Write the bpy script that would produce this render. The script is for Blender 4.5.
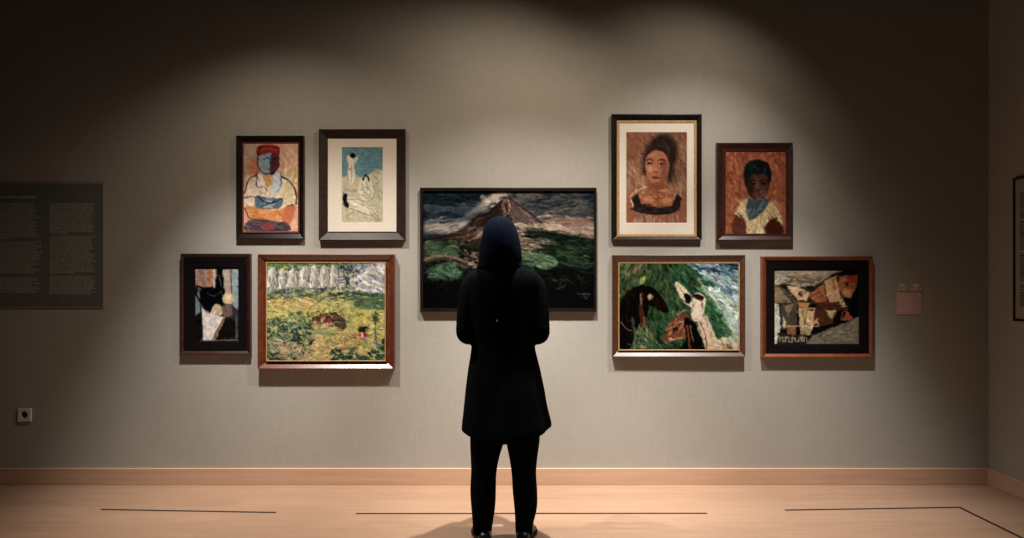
import bpy, bmesh, math, random
import numpy as np
from mathutils import Vector, Matrix

for o in list(bpy.data.objects):
    bpy.data.objects.remove(o)
S = bpy.context.scene
C = S.collection
R = math.radians

# ------------------------------------------------------------------ camera, world, lights, exposure
F = 695.0            # focal length in pixels of the 1024 px wide frame
HC = 1.255           # height of the lens above the floor
D = 4.45             # distance from the lens to the back wall
CX, CY = 512.0, 288.0
cam_d = bpy.data.cameras.new('camera')
cam = bpy.data.objects.new('camera', cam_d)
C.objects.link(cam)
cam.location = (0, 0, HC)
cam.rotation_euler = (R(90), 0, 0)
cam_d.sensor_width = 36.0
cam_d.lens = F / 1024 * 36.0
cam_d.shift_y = (CY - 269.0) / 1024
cam_d.clip_start = 0.05
S.camera = cam

w = bpy.data.worlds.new('world')
S.world = w
w.use_nodes = True
w.node_tree.nodes['Background'].inputs[0].default_value = (0.45, 0.76, 1.0, 1)
w.node_tree.nodes['Background'].inputs[1].default_value = 0.003

S.view_settings.view_transform = 'Standard'
S.view_settings.look = 'None'
S.view_settings.exposure = 0.0
S.view_settings.gamma = 1.0
S.view_settings.use_curve_mapping = False

# Three ceiling spots stand 1 m out from the wall; each has a tight beam, a field and a weaker, warmer spill.
LY = 3.45
BEAM, FIELD, SPILL = (1.0, 0.96, 0.90), (1.0, 0.925, 0.83), (1.0, 0.82, 0.62)
def spot(x, z, ax, az, ay, watts, size, col):
    ld = bpy.data.lights.new('gallery_spot', 'SPOT')
    ld.energy = watts
    ld.color = col
    ld.spot_size = R(size)
    ld.spot_blend = 1.0
    ld.shadow_soft_size = 0.025
    lo = bpy.data.objects.new('gallery_spot', ld)
    C.objects.link(lo)
    lo.location = (x, LY, z)
    lo.rotation_euler = (Vector((ax, ay, az)) - lo.location).to_track_quat('-Z', 'Y').to_euler()
    return lo
spot(-1.42, 3.24, -2.00, -0.40, 4.70, 185, 40, BEAM)
spot(-1.42, 3.24, -0.79, -0.66, 3.86, 350, 75, FIELD)
spot(-1.42, 3.24, -1.42, 1.00, 3.80, 52, 119, SPILL)
spot(0.14, 3.10, 0.20, 0.25, 4.09, 365, 50, BEAM)
spot(0.14, 3.10, -0.11, -0.71, 3.69, 218, 103, FIELD)
spot(0.14, 3.10, -0.50, 0.55, 4.58, 45, 137, SPILL)
spot(1.33, 3.33, 1.55, -0.35, 4.03, 432, 53, BEAM)
spot(1.33, 3.33, 0.76, -0.74, 4.63, 128, 81, FIELD)
spot(1.33, 3.33, 0.78, 1.00, 4.67, 34, 100, SPILL)

# ------------------------------------------------------------------ helpers
def X(px, dist=D): return (px - CX) * dist / F
def Z(py, dist=D): return HC - (py - CY) * dist / F

def lin(c):
    c = np.asarray(c, float)
    return np.where(c <= 0.04045, c / 12.92, ((c + 0.055) / 1.055) ** 2.4)
def hexc(h):
    h = h.lstrip('#')
    return np.array([int(h[i:i + 2], 16) / 255 for i in (0, 2, 4)])
def lc(h): return tuple(lin(hexc(h))) + (1.0,)

def link(name, me, m=None, parent=None):
    o = bpy.data.objects.new(name, me)
    C.objects.link(o)
    if m is not None and len(me.materials) == 0: me.materials.append(m)
    if parent is not None: o.parent = parent
    return o
def from_bm(name, bm, m=None, parent=None, smooth=False):
    bmesh.ops.recalc_face_normals(bm, faces=bm.faces)
    me = bpy.data.meshes.new(name)
    bm.to_mesh(me); bm.free()
    if smooth:
        for p in me.polygons: p.use_smooth = True
    return link(name, me, m, parent)
def empty(name, loc, label, cat, group=None):
    o = bpy.data.objects.new(name, None)
    C.objects.link(o); o.location = loc
    o.empty_display_size = 0.1
    o['label'] = label; o['category'] = cat
    if group: o['group'] = group
    return o
def structure(o):
    o['kind'] = 'structure'
    return o
def box(bm, x0, x1, y0, y1, z0, z1):
    vs = [bm.verts.new(p) for p in ((x0,y0,z0),(x1,y0,z0),(x1,y1,z0),(x0,y1,z0),(x0,y0,z1),(x1,y0,z1),(x1,y1,z1),(x0,y1,z1))]
    for f in ((0,3,2,1),(4,5,6,7),(0,1,5,4),(1,2,6,5),(2,3,7,6),(3,0,4,7)):
        bm.faces.new([vs[i] for i in f])
    return vs
def bevel(o, wd, seg=2):
    b = o.modifiers.new('bevel', 'BEVEL'); b.width = wd; b.segments = seg; b.limit_method = 'ANGLE'

# ------------------------------------------------------------------ materials
def mat(name, col, rough=0.5, spec=0.5, metal=0.0):
    m = bpy.data.materials.new(name); m.use_nodes = True
    b = m.node_tree.nodes['Principled BSDF']
    b.inputs['Base Color'].default_value = col
    b.inputs['Roughness'].default_value = rough
    b.inputs['Specular IOR Level'].default_value = spec
    b.inputs['Metallic'].default_value = metal
    return m
def nd(m, t, **kw):
    n = m.node_tree.nodes.new(t)
    for k, v in kw.items(): setattr(n, k, v)
    return n
def lk(m, a, b): m.node_tree.links.new(a, b)
def noisy(name, c1, c2, scale=(1, 1, 1), nscale=8.0, rough=0.5, spec=0.5, bump=0.0, detail=5.0, p0=0.35, p1=0.65, bdist=0.002):
    m = mat(name, c1, rough, spec)
    b = m.node_tree.nodes['Principled BSDF']
    tc = nd(m, 'ShaderNodeTexCoord'); mp = nd(m, 'ShaderNodeMapping')
    mp.inputs['Scale'].default_value = scale
    n = nd(m, 'ShaderNodeTexNoise'); n.inputs['Scale'].default_value = nscale; n.inputs['Detail'].default_value = detail
    r = nd(m, 'ShaderNodeValToRGB')
    r.color_ramp.elements[0].position = p0; r.color_ramp.elements[0].color = c1
    r.color_ramp.elements[1].position = p1; r.color_ramp.elements[1].color = c2
    lk(m, tc.outputs['Object'], mp.inputs['Vector']); lk(m, mp.outputs[0], n.inputs['Vector'])
    lk(m, n.outputs['Fac'], r.inputs[0]); lk(m, r.outputs[0], b.inputs['Base Color'])
    if bump:
        bp = nd(m, 'ShaderNodeBump'); bp.inputs['Strength'].default_value = bump; bp.inputs['Distance'].default_value = bdist
        lk(m, n.outputs['Fac'], bp.inputs['Height']); lk(m, bp.outputs[0], b.inputs['Normal'])
    return m

def wall_material():
    m = mat('wall_cloth', (.4, .39, .36, 1), 0.85, 0.25)
    b = m.node_tree.nodes['Principled BSDF']
    tc = nd(m, 'ShaderNodeTexCoord')
    outs = []
    for sc in ((1, 1, 14), (14, 14, 1)):
        mp = nd(m, 'ShaderNodeMapping'); mp.inputs['Scale'].default_value = sc
        n = nd(m, 'ShaderNodeTexNoise'); n.inputs['Scale'].default_value = 9; n.inputs['Detail'].default_value = 6
        lk(m, tc.outputs['Object'], mp.inputs['Vector']); lk(m, mp.outputs[0], n.inputs['Vector'])
        outs.append(n.outputs['Fac'])
    big = nd(m, 'ShaderNodeTexNoise'); big.inputs['Scale'].default_value = 2.2; big.inputs['Detail'].default_value = 4
    lk(m, tc.outputs['Object'], big.inputs['Vector'])
    a = nd(m, 'ShaderNodeMath', operation='ADD'); lk(m, outs[0], a.inputs[0]); lk(m, outs[1], a.inputs[1])
    a2 = nd(m, 'ShaderNodeMath', operation='ADD'); lk(m, a.outputs[0], a2.inputs[0]); lk(m, big.outputs['Fac'], a2.inputs[1])
    r = nd(m, 'ShaderNodeValToRGB')
    d = nd(m, 'ShaderNodeMath', operation='DIVIDE'); lk(m, a2.outputs[0], d.inputs[0]); d.inputs[1].default_value = 3.0
    lk(m, d.outputs[0], r.inputs[0])
    r.color_ramp.elements[0].position = .3; r.color_ramp.elements[0].color = (.345, .328, .295, 1)
    r.color_ramp.elements[1].position = .7; r.color_ramp.elements[1].color = (.42, .40, .365, 1)
    lk(m, r.outputs[0], b.inputs['Base Color'])
    bp = nd(m, 'ShaderNodeBump'); bp.inputs['Strength'].default_value = .25; bp.inputs['Distance'].default_value = .002
    lk(m, a.outputs[0], bp.inputs['Height']); lk(m, bp.outputs[0], b.inputs['Normal'])
    return m

def floor_material():
    m = mat('oak_boards', (.5, .3, .2, 1), 0.36, 0.65)
    b = m.node_tree.nodes['Principled BSDF']
    tc = nd(m, 'ShaderNodeTexCoord'); mp = nd(m, 'ShaderNodeMapping')
    mp.inputs['Location'].default_value = (0, -3.862, 0)
    br = nd(m, 'ShaderNodeTexBrick')
    br.inputs['Scale'].default_value = 1.0
    br.inputs['Brick Width'].default_value = 1.6
    br.inputs['Row Height'].default_value = 0.13
    br.inputs['Mortar Size'].default_value = 0.0012
    br.inputs['Mortar Smooth'].default_value = 0.3
    br.inputs['Color1'].default_value = (.395, .25, .172, 1)
    br.inputs['Color2'].default_value = (.355, .22, .146, 1)
    br.inputs['Mortar'].default_value = (.31, .18, .11, 1)
    lk(m, tc.outputs['Object'], mp.inputs['Vector']); lk(m, mp.outputs[0], br.inputs['Vector'])
    mg = nd(m, 'ShaderNodeMapping'); mg.inputs['Scale'].default_value = (1.2, 22, 1)
    n = nd(m, 'ShaderNodeTexNoise'); n.inputs['Scale'].default_value = 2.2; n.inputs['Detail'].default_value = 8
    lk(m, tc.outputs['Object'], mg.inputs['Vector']); lk(m, mg.outputs[0], n.inputs['Vector'])
    r = nd(m, 'ShaderNodeValToRGB')
    r.color_ramp.elements[0].position = .3; r.color_ramp.elements[0].color = (.86, .84, .82, 1)
    r.color_ramp.elements[1].position = .7; r.color_ramp.elements[1].color = (1.06, 1.05, 1.04, 1)
    mx = nd(m, 'ShaderNodeMixRGB', blend_type='MULTIPLY'); mx.inputs[0].default_value = 1
    lk(m, n.outputs['Fac'], r.inputs[0]); lk(m, br.outputs['Color'], mx.inputs[1]); lk(m, r.outputs[0], mx.inputs[2])
    lk(m, mx.outputs[0], b.inputs['Base Color'])
    return m

M_wall = wall_material()
M_floor = floor_material()
M_base = noisy('skirting_wood', (.55, .345, .235, 1), (.61, .395, .28, 1), (1, 20, 20), 2.5, .5, .4)
M_black = noisy('black_lacquered_wood', (.006, .004, .004, 1), (.011, .007, .006, 1), (4, 4, 4), 9, .27, .5, .05)
M_blackmat = noisy('dark_stained_wood', (.008, .005, .004, 1), (.016, .010, .008, 1), (4, 4, 4), 9, .27, .5, .05)
M_sepia = noisy('dark_sepia_wood', (.014, .007, .005, 1), (.028, .014, .010, 1), (4, 4, 4), 9, .48, .35, .05)
M_darkred = noisy('dark_mahogany', (.022, .006, .004, 1), (.045, .012, .008, 1), (4, 4, 4), 8, .34, .8, .05)
M_red = noisy('reddish_cherry_wood', (.085, .018, .007, 1), (.14, .034, .013, 1), (5, 5, 5), 6, .34, .8, .05)
M_orange = noisy('orange_brown_wood', (.14, .034, .012, 1), (.21, .056, .02, 1), (5, 5, 5), 6, .34, .8, .05)
M_brown = noisy('mottled_brown_wood', (.035, .013, .006, 1), (.12, .045, .018, 1), (6, 6, 6), 14, .36, 1.0, .05)
M_gilt = noisy('dull_gilt', (.34, .20, .09, 1), (.50, .31, .15, 1), (6, 6, 6), 12, .38, .6, .2)
M_redfillet = noisy('red_brown_fillet', (.10, .025, .014, 1), (.17, .05, .03, 1), (6, 6, 6), 12, .4, .5, .1)
M_blackliner = noisy('black_velvet_liner', (.005, .004, .005, 1), (.009, .006, .007, 1), (3, 3, 3), 20, .9, .02, .2)
M_matboard = noisy('cream_matboard', (.70, .64, .55, 1), (.74, .68, .59, 1), (3, 3, 3), 30, .9, .2)
M_back = mat('backing_board', (.12, .09, .06, 1), .8)
M_strip = mat('dark_tape', (.018, .014, .012, 1), .55, .3)
M_socket = noisy('white_plastic', (.70, .66, .60, 1), (.74, .70, .64, 1), (1, 1, 1), 10, .4, .5)
M_hole = mat('socket_dark', (.03, .02, .015, 1), .6)
M_brass = mat('socket_brass', (.5, .36, .15, 1), .35, .5, .9)
M_panel = noisy('grey_green_panel', (.13, .138, .13, 1), (.155, .163, .153, 1), (2, 2, 2), 12, .35, .4)
M_panelrim = mat('panel_edge', (.24, .235, .21, 1), .4)
M_print = mat('pale_print', (.40, .385, .35, 1), .8, .2)
M_pink = noisy('dusty_pink_card', (.60, .37, .345, 1), (.66, .42, .39, 1), (4, 4, 4), 20, .8, .2)
M_pinkprint = mat('pale_pink_print', (.8, .62, .56, 1), .8, .2)
M_cream = mat('cream_icon', (.85, .68, .54, 1), .7, .2)

def cloth(name, c1, c2, ns=60, bump=.4):
    m = noisy(name, c1, c2, (1, 1, 1), ns, .95, .02, bump)
    return m
M_scarf = cloth('navy_scarf_cloth', (.0026, .0045, .010, 1), (.0045, .0078, .016, 1), 40)
M_tunic = cloth('black_tunic_cloth', (.0022, .0032, .0038, 1), (.0035, .0048, .0056, 1))
M_trouser = cloth('black_trouser_cloth', (.0022, .003, .0036, 1), (.0035, .0045, .0052, 1))
M_shoe = mat('black_shoe_leather', (.006, .006, .006, 1), .4, .4)
M_sole = mat('shoe_sole', (.012, .011, .010, 1), .7, .2)
M_skin = noisy('skin', (.40, .23, .15, 1), (.46, .27, .18, 1), (1, 1, 1), 25, .5, .4)
M_eye = mat('eye_white', (.75, .72, .68, 1), .2)
M_iris = mat('iris', (.02, .012, .008, 1), .2)
M_button = mat('grey_button', (.16, .17, .17, 1), .35, .6)

# ------------------------------------------------------------------ the setting
WR = X(988.5)          # right wall
WL = -6.0
YB = -1.0
HT = 4.3
bm = bmesh.new(); box(bm, WL, WR + .12, D, D + .12, 0, HT)
structure(from_bm('wall_back', bm, M_wall))
bm = bmesh.new(); box(bm, WR, WR + .12, YB, D, 0, HT)
structure(from_bm('wall_right', bm, M_wall))
bm = bmesh.new(); box(bm, WL, WR + .12, YB, D + .12, -.1, 0)
structure(from_bm('floor', bm, M_floor))

BH = 16.2 * D / F
bm = bmesh.new(); box(bm, WL, WR - .02, D - .02, D, 0, BH)
o = structure(from_bm('baseboard_back', bm, M_base)); bevel(o, .0025, 3)
bm = bmesh.new(); box(bm, WR - .02, WR, YB, D, 0, BH)
o = structure(from_bm('baseboard_right', bm, M_base)); bevel(o, .0025, 3)

# strips of dark tape on the floor in front of the pictures
def fd(py): return HC * F / (py - CY)
def fp(px, py):
    d = fd(py); return Vector(((px - CX) / F * d, d))
def tape(pts, label):
    n = len(pts); wd = .0095
    L, Rr = [], []
    for i, p in enumerate(pts):
        d0 = (pts[i] - pts[i - 1]).normalized() if i > 0 else None
        d1 = (pts[i + 1] - pts[i]).normalized() if i < n - 1 else None
        if d0 is None: d0 = d1
        if d1 is None: d1 = d0
        n0 = Vector((-d0.y, d0.x)); n1 = Vector((-d1.y, d1.x))
        nn = (n0 + n1).normalized(); nn = nn * (wd / max(.3, nn.dot(n0)))
        L.append(p + nn); Rr.append(p - nn)
    bm = bmesh.new(); rows = []
    for a, b in zip(L, Rr):
        rows.append([bm.verts.new((a.x, a.y, 0.0)), bm.verts.new((a.x, a.y, .0012)), bm.verts.new((b.x, b.y, .0012)), bm.verts.new((b.x, b.y, 0.0))])
    for r0, r1 in zip(rows, rows[1:]):
        for k in range(4):
            bm.faces.new((r0[k], r1[k], r1[(k + 1) % 4], r0[(k + 1) % 4]))
    bm.faces.new(rows[0]); bm.faces.new(rows[-1][::-1])
    o = from_bm('floor_tape', bm, M_strip)
    o['label'] = label; o['category'] = 'floor tape'; o['group'] = 'dark tape strips on the floor'
tape([fp(101, 509.5), fp(276, 512.6)], 'dark tape strip on the floor left of the standing person')
tape([fp(356, 513.7), fp(707, 513.4)], 'long dark tape strip on the floor running just before the standing person')
tape([fp(785, 510.2), fp(959.5, 507.4), Vector((2.562, 1.2))], 'dark tape strip on the floor that turns a corner along the right wall')

# ------------------------------------------------------------------ a small painter that works out the colours of each canvas
class Paint:
    def __init__(s, x0, y0, x1, y1, bg, seed=1, ss=2.2):
        s.x0, s.y0, s.x1, s.y1 = x0, y0, x1, y1
        s.W = max(8, int(round((x1 - x0) * ss))); s.H = max(8, int(round((y1 - y0) * ss)))
        s.rx = np.linspace(x0, x1, s.W); s.ry = np.linspace(y0, y1, s.H)
        s.img = np.tile(hexc(bg), (s.H, s.W, 1))
        s.rng = np.random.default_rng(seed)
    def win(s, ax, ay, bx, by):
        i0 = max(0, np.searchsorted(s.rx, ax)); i1 = min(s.W, np.searchsorted(s.rx, bx))
        j0 = max(0, np.searchsorted(s.ry, ay)); j1 = min(s.H, np.searchsorted(s.ry, by))
        return i0, i1, j0, j1
    def put(s, wn, mask, c, al=1.0):
        i0, i1, j0, j1 = wn
        c = hexc(c) if isinstance(c, str) else c
        a = (np.clip(mask, 0, 1) * al)[..., None]
        s.img[j0:j1, i0:i1] = s.img[j0:j1, i0:i1] * (1 - a) + c * a
    @staticmethod
    def curve(pts, closed, k=6):
        p = np.asarray(pts, float); n = len(p); out = []
        rng = range(n if closed else n - 1)
        for i in rng:
            if closed: a, b, c, d = p[(i - 1) % n], p[i], p[(i + 1) % n], p[(i + 2) % n]
            else: a, b, c, d = p[max(i - 1, 0)], p[i], p[i + 1], p[min(i + 2, n - 1)]
            for t in np.linspace(0, 1, k, endpoint=False):
                out.append(.5 * ((2 * b) + (-a + c) * t + (2 * a - 5 * b + 4 * c - d) * t * t + (-a + 3 * b - 3 * c + d) * t ** 3))
        if not closed: out.append(p[-1])
        return np.array(out)
    def dist(s, gx, gy, pts, wds=None):
        best = np.full(gx.shape, 1e9); bw = np.ones(gx.shape)
        for i in range(len(pts) - 1):
            ax, ay = pts[i]; bx, by = pts[i + 1]
            dx, dy = bx - ax, by - ay; l2 = dx * dx + dy * dy + 1e-9
            t = np.clip(((gx - ax) * dx + (gy - ay) * dy) / l2, 0, 1)
            d = np.hypot(gx - ax - t * dx, gy - ay - t * dy)
            if wds is not None: d = d - (wds[i] * (1 - t) + wds[i + 1] * t)
            best = np.minimum(best, d)
        return best
    def poly(s, pts, c, soft=.5, al=1.0, curve=False):
        if curve: pts = s.curve(pts, True)
        p = np.asarray(pts, float)
        wn = s.win(p[:, 0].min() - soft - 1, p[:, 1].min() - soft - 1, p[:, 0].max() + soft + 1, p[:, 1].max() + soft + 1)
        i0, i1, j0, j1 = wn
        if i1 <= i0 or j1 <= j0: return
        gx, gy = np.meshgrid(s.rx[i0:i1], s.ry[j0:j1])
        ins = np.zeros(gx.shape, bool); n = len(p)
        for i in range(n):
            ax, ay = p[i]; bx, by = p[(i + 1) % n]
            if ay == by: continue
            cr = ((ay > gy) != (by > gy)) & (gx < (bx - ax) * (gy - ay) / (by - ay) + ax)
            ins ^= cr
        d = s.dist(gx, gy, np.vstack([p, p[:1]]))
        sd = np.where(ins, d, -d)
        s.put(wn, sd / (2 * soft) + .5, c, al)
    def blob(s, pts, c, soft=.6, al=1.0): s.poly(pts, c, soft, al, True)
    def ell(s, cx, cy, rx, ry, c, rot=0, soft=.6, al=1.0):
        m = max(rx, ry) + soft + 1
        wn = s.win(cx - m, cy - m, cx + m, cy + m); i0, i1, j0, j1 = wn
        if i1 <= i0 or j1 <= j0: return
        gx, gy = np.meshgrid(s.rx[i0:i1] - cx, s.ry[j0:j1] - cy)
        cr, sr = math.cos(R(rot)), math.sin(R(rot))
        u = (gx * cr + gy * sr) / rx; v = (-gx * sr + gy * cr) / ry
        q = np.hypot(u, v); s.put(wn, (1 - q) * min(rx, ry) / (2 * soft) + .5, c, al)
    def line(s, pts, wd, c, w2=None, soft=.45, al=1.0, curve=True):
        if curve and len(pts) > 2: pts = s.curve(pts, False)
        p = np.asarray(pts, float); w2 = wd if w2 is None else w2
        ws = np.linspace(wd, w2, len(p)) * .5
        m = max(wd, w2) + 1
        wn = s.win(p[:, 0].min() - m, p[:, 1].min() - m, p[:, 0].max() + m, p[:, 1].max() + m); i0, i1, j0, j1 = wn
        if i1 <= i0 or j1 <= j0: return
        gx, gy = np.meshgrid(s.rx[i0:i1], s.ry[j0:j1])
        s.put(wn, -s.dist(gx, gy, p, ws) / (2 * soft) + .5, c, al)
    def dabs(s, n, area, cols, L, wd, ang, spread=15, al=.8, bend=.15, inside=None):
        ax, ay, bx, by = area; rg = s.rng
        for _ in range(n):
            x, y = rg.uniform(ax, bx), rg.uniform(ay, by)
            if inside is not None and not inside(x, y): continue
            a0 = ang(x, y) if callable(ang) else ang
            a = R(a0 + rg.normal() * spread); l = L * rg.uniform(.5, 1.2)
            dx, dy = math.cos(a) * l / 2, math.sin(a) * l / 2; bb = rg.normal() * bend * l
            c = hexc(cols[rg.integers(len(cols))]) + rg.normal() * .025
            s.line([(x - dx, y - dy), (x - dy / l * bb, y + dx / l * bb), (x + dx, y + dy)], wd * rg.uniform(.6, 1.3), np.clip(c, 0, 1), wd * .4, al=al)
    def restroke(s, n, L, wd, ang, spread=20, jit=.12, al=.8):
        rg = s.rng
        for _ in range(n):
            x, y = rg.uniform(s.x0, s.x1), rg.uniform(s.y0, s.y1)
            c = s.img[min(s.H - 1, int((y - s.y0) / (s.y1 - s.y0) * s.H)), min(s.W - 1, int((x - s.x0) / (s.x1 - s.x0) * s.W))].copy()
            a = R((ang(x, y) if callable(ang) else ang) + rg.normal() * spread); l = L * rg.uniform(.4, 1.2)
            c = np.clip(c * (1 + rg.normal() * jit) + rg.normal(size=3) * jit * .12, 0, 1)
            dx, dy = math.cos(a) * l / 2, math.sin(a) * l / 2; b = rg.normal() * .12 * l
            s.line([(x - dx, y - dy), (x - dy / l * b, y + dx / l * b), (x + dx, y + dy)], wd * rg.uniform(.6, 1.3), c, wd * .3, al=al)
    def noise(s, cell):
        nx = int((s.x1 - s.x0) / cell) + 3; ny = int((s.y1 - s.y0) / cell) + 3
        g = s.rng.normal(size=(ny, nx)); u = (s.rx - s.x0) / cell; v = (s.ry - s.y0) / cell
        i = u.astype(int); j = v.astype(int); fu = u - i; fv = v - j
        fu = fu * fu * (3 - 2 * fu); fv = fv * fv * (3 - 2 * fv)
        a = g[np.ix_(j, i)] * (1 - fu) + g[np.ix_(j, i + 1)] * fu
        b = g[np.ix_(j + 1, i)] * (1 - fu) + g[np.ix_(j + 1, i + 1)] * fu
        return a * (1 - fv[:, None]) + b * fv[:, None]
    def mottle(s, cell, amt):
        s.img = np.clip(s.img * (1 + amt * s.noise(cell)[..., None]), 0, 1)
    def warp(s, cell, amp):
        ss = s.W / (s.x1 - s.x0)
        gx, gy = np.meshgrid(np.arange(s.W), np.arange(s.H))
        ix = np.clip(np.rint(gx + s.noise(cell) * amp * ss), 0, s.W - 1).astype(int)
        iy = np.clip(np.rint(gy + s.noise(cell) * amp * ss), 0, s.H - 1).astype(int)
        s.img = s.img[iy, ix]
    def desat(s, f):
        g = s.img @ np.array([.3, .59, .11]); s.img = g[..., None] * (1 - f) + s.img * f
    def contrast(s, a, mid=.42, tint=(1, 1, 1)):
        s.img = np.clip((s.img - mid) * a + mid, .01, 1) * np.array(tint)
    def soften(s, n=1):
        for _ in range(n):
            p = np.pad(s.img, ((1, 1), (1, 1), (0, 0)), 'edge')
            s.img = (p[1:-1, 1:-1] * 4 + p[:-2, 1:-1] + p[2:, 1:-1] + p[1:-1, :-2] + p[1:-1, 2:]) / 8

def paint_material(rough, name):
    m = mat(name, (.5, .5, .5, 1), rough, 0.0)
    a = nd(m, 'ShaderNodeAttribute'); a.attribute_name = 'paint'
    lk(m, a.outputs['Color'], m.node_tree.nodes['Principled BSDF'].inputs['Base Color'])
    n = nd(m, 'ShaderNodeTexNoise'); n.inputs['Scale'].default_value = 160
    bp = nd(m, 'ShaderNodeBump'); bp.inputs['Strength'].default_value = .2; bp.inputs['Distance'].default_value = .001
    lk(m, n.outputs['Fac'], bp.inputs['Height']); lk(m, bp.outputs[0], m.node_tree.nodes['Principled BSDF'].inputs['Normal'])
    return m
M_paint = paint_material(.5, 'oil_paint')
M_paper = paint_material(.85, 'printed_paper')

def canvas(name, p, K, width, height, cz, depth, parent, m, relief=0.0):
    """A stretched canvas: a fine sheet carrying the painted colours, with folded-back edges.
    local frame: x right, z up, -y towards the room; depth = distance of the face from the wall."""
    W, H = p.W, p.H
    alb = np.clip(lin(p.img) / np.asarray(K), 0.002, .92)
    xs = np.linspace(-width / 2, width / 2, W); zs = np.linspace(height / 2, -height / 2, H) + cz
    gx, gz = np.meshgrid(xs, zs)
    lum = p.img.mean(axis=2)
    gy = -depth - relief * (lum - lum.mean())
    co = np.stack([gx, gy, gz], -1).reshape(-1, 3)
    idx = np.arange(W * H).reshape(H, W)
    f = np.stack([idx[:-1, :-1], idx[1:, :-1], idx[1:, 1:], idx[:-1, 1:]], -1).reshape(-1, 4)
    per = np.concatenate([idx[0, :], idx[1:, -1], idx[-1, -2::-1], idx[-2:0:-1, 0]])
    nb = len(per); bco = co[per].copy(); bco[:, 1] = -max(depth - .012, .001)
    bi = W * H + np.arange(nb)
    sk = np.stack([per, np.roll(per, -1), np.roll(bi, -1), bi], -1)
    co = np.vstack([co, bco]); f = np.vstack([f, sk])
    col = np.vstack([alb.reshape(-1, 3), alb.reshape(-1, 3)[per]])
    me = bpy.data.meshes.new(name)
    me.vertices.add(len(co)); me.vertices.foreach_set('co', co.ravel())
    me.loops.add(f.size); me.loops.foreach_set('vertex_index', f.ravel().astype(np.int32))
    me.polygons.add(len(f)); me.polygons.foreach_set('loop_start', np.arange(0, f.size, 4, dtype=np.int32))
    me.update(calc_edges=True)
    at = me.color_attributes.new('paint', 'FLOAT_COLOR', 'POINT')
    at.data.foreach_set('color', np.hstack([col, np.ones((len(col), 1))]).astype(np.float32).ravel())
    me.validate()
    return link(name, me, m, parent)

def molding(name, x0, x1, z0, z1, prof, m, parent):
    """mitred moulding; prof = (inset from the outer edge, distance from the wall) from the outer back edge to the inner back edge"""
    bm = bmesh.new(); rows = []
    for u, v in prof:
        rows.append([bm.verts.new((x, -v, z)) for x, z in ((x0 + u, z0 + u), (x1 - u, z0 + u), (x1 - u, z1 - u), (x0 + u, z1 - u))])
    n = len(rows)
    for i in range(n):
        a, b = rows[i], rows[(i + 1) % n]
        for k in range(4):
            bm.faces.new((a[k], a[(k + 1) % 4], b[(k + 1) % 4], b[k]))
    o = from_bm(name, bm, m, parent)
    bevel(o, .0012, 2)
    return o

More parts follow.
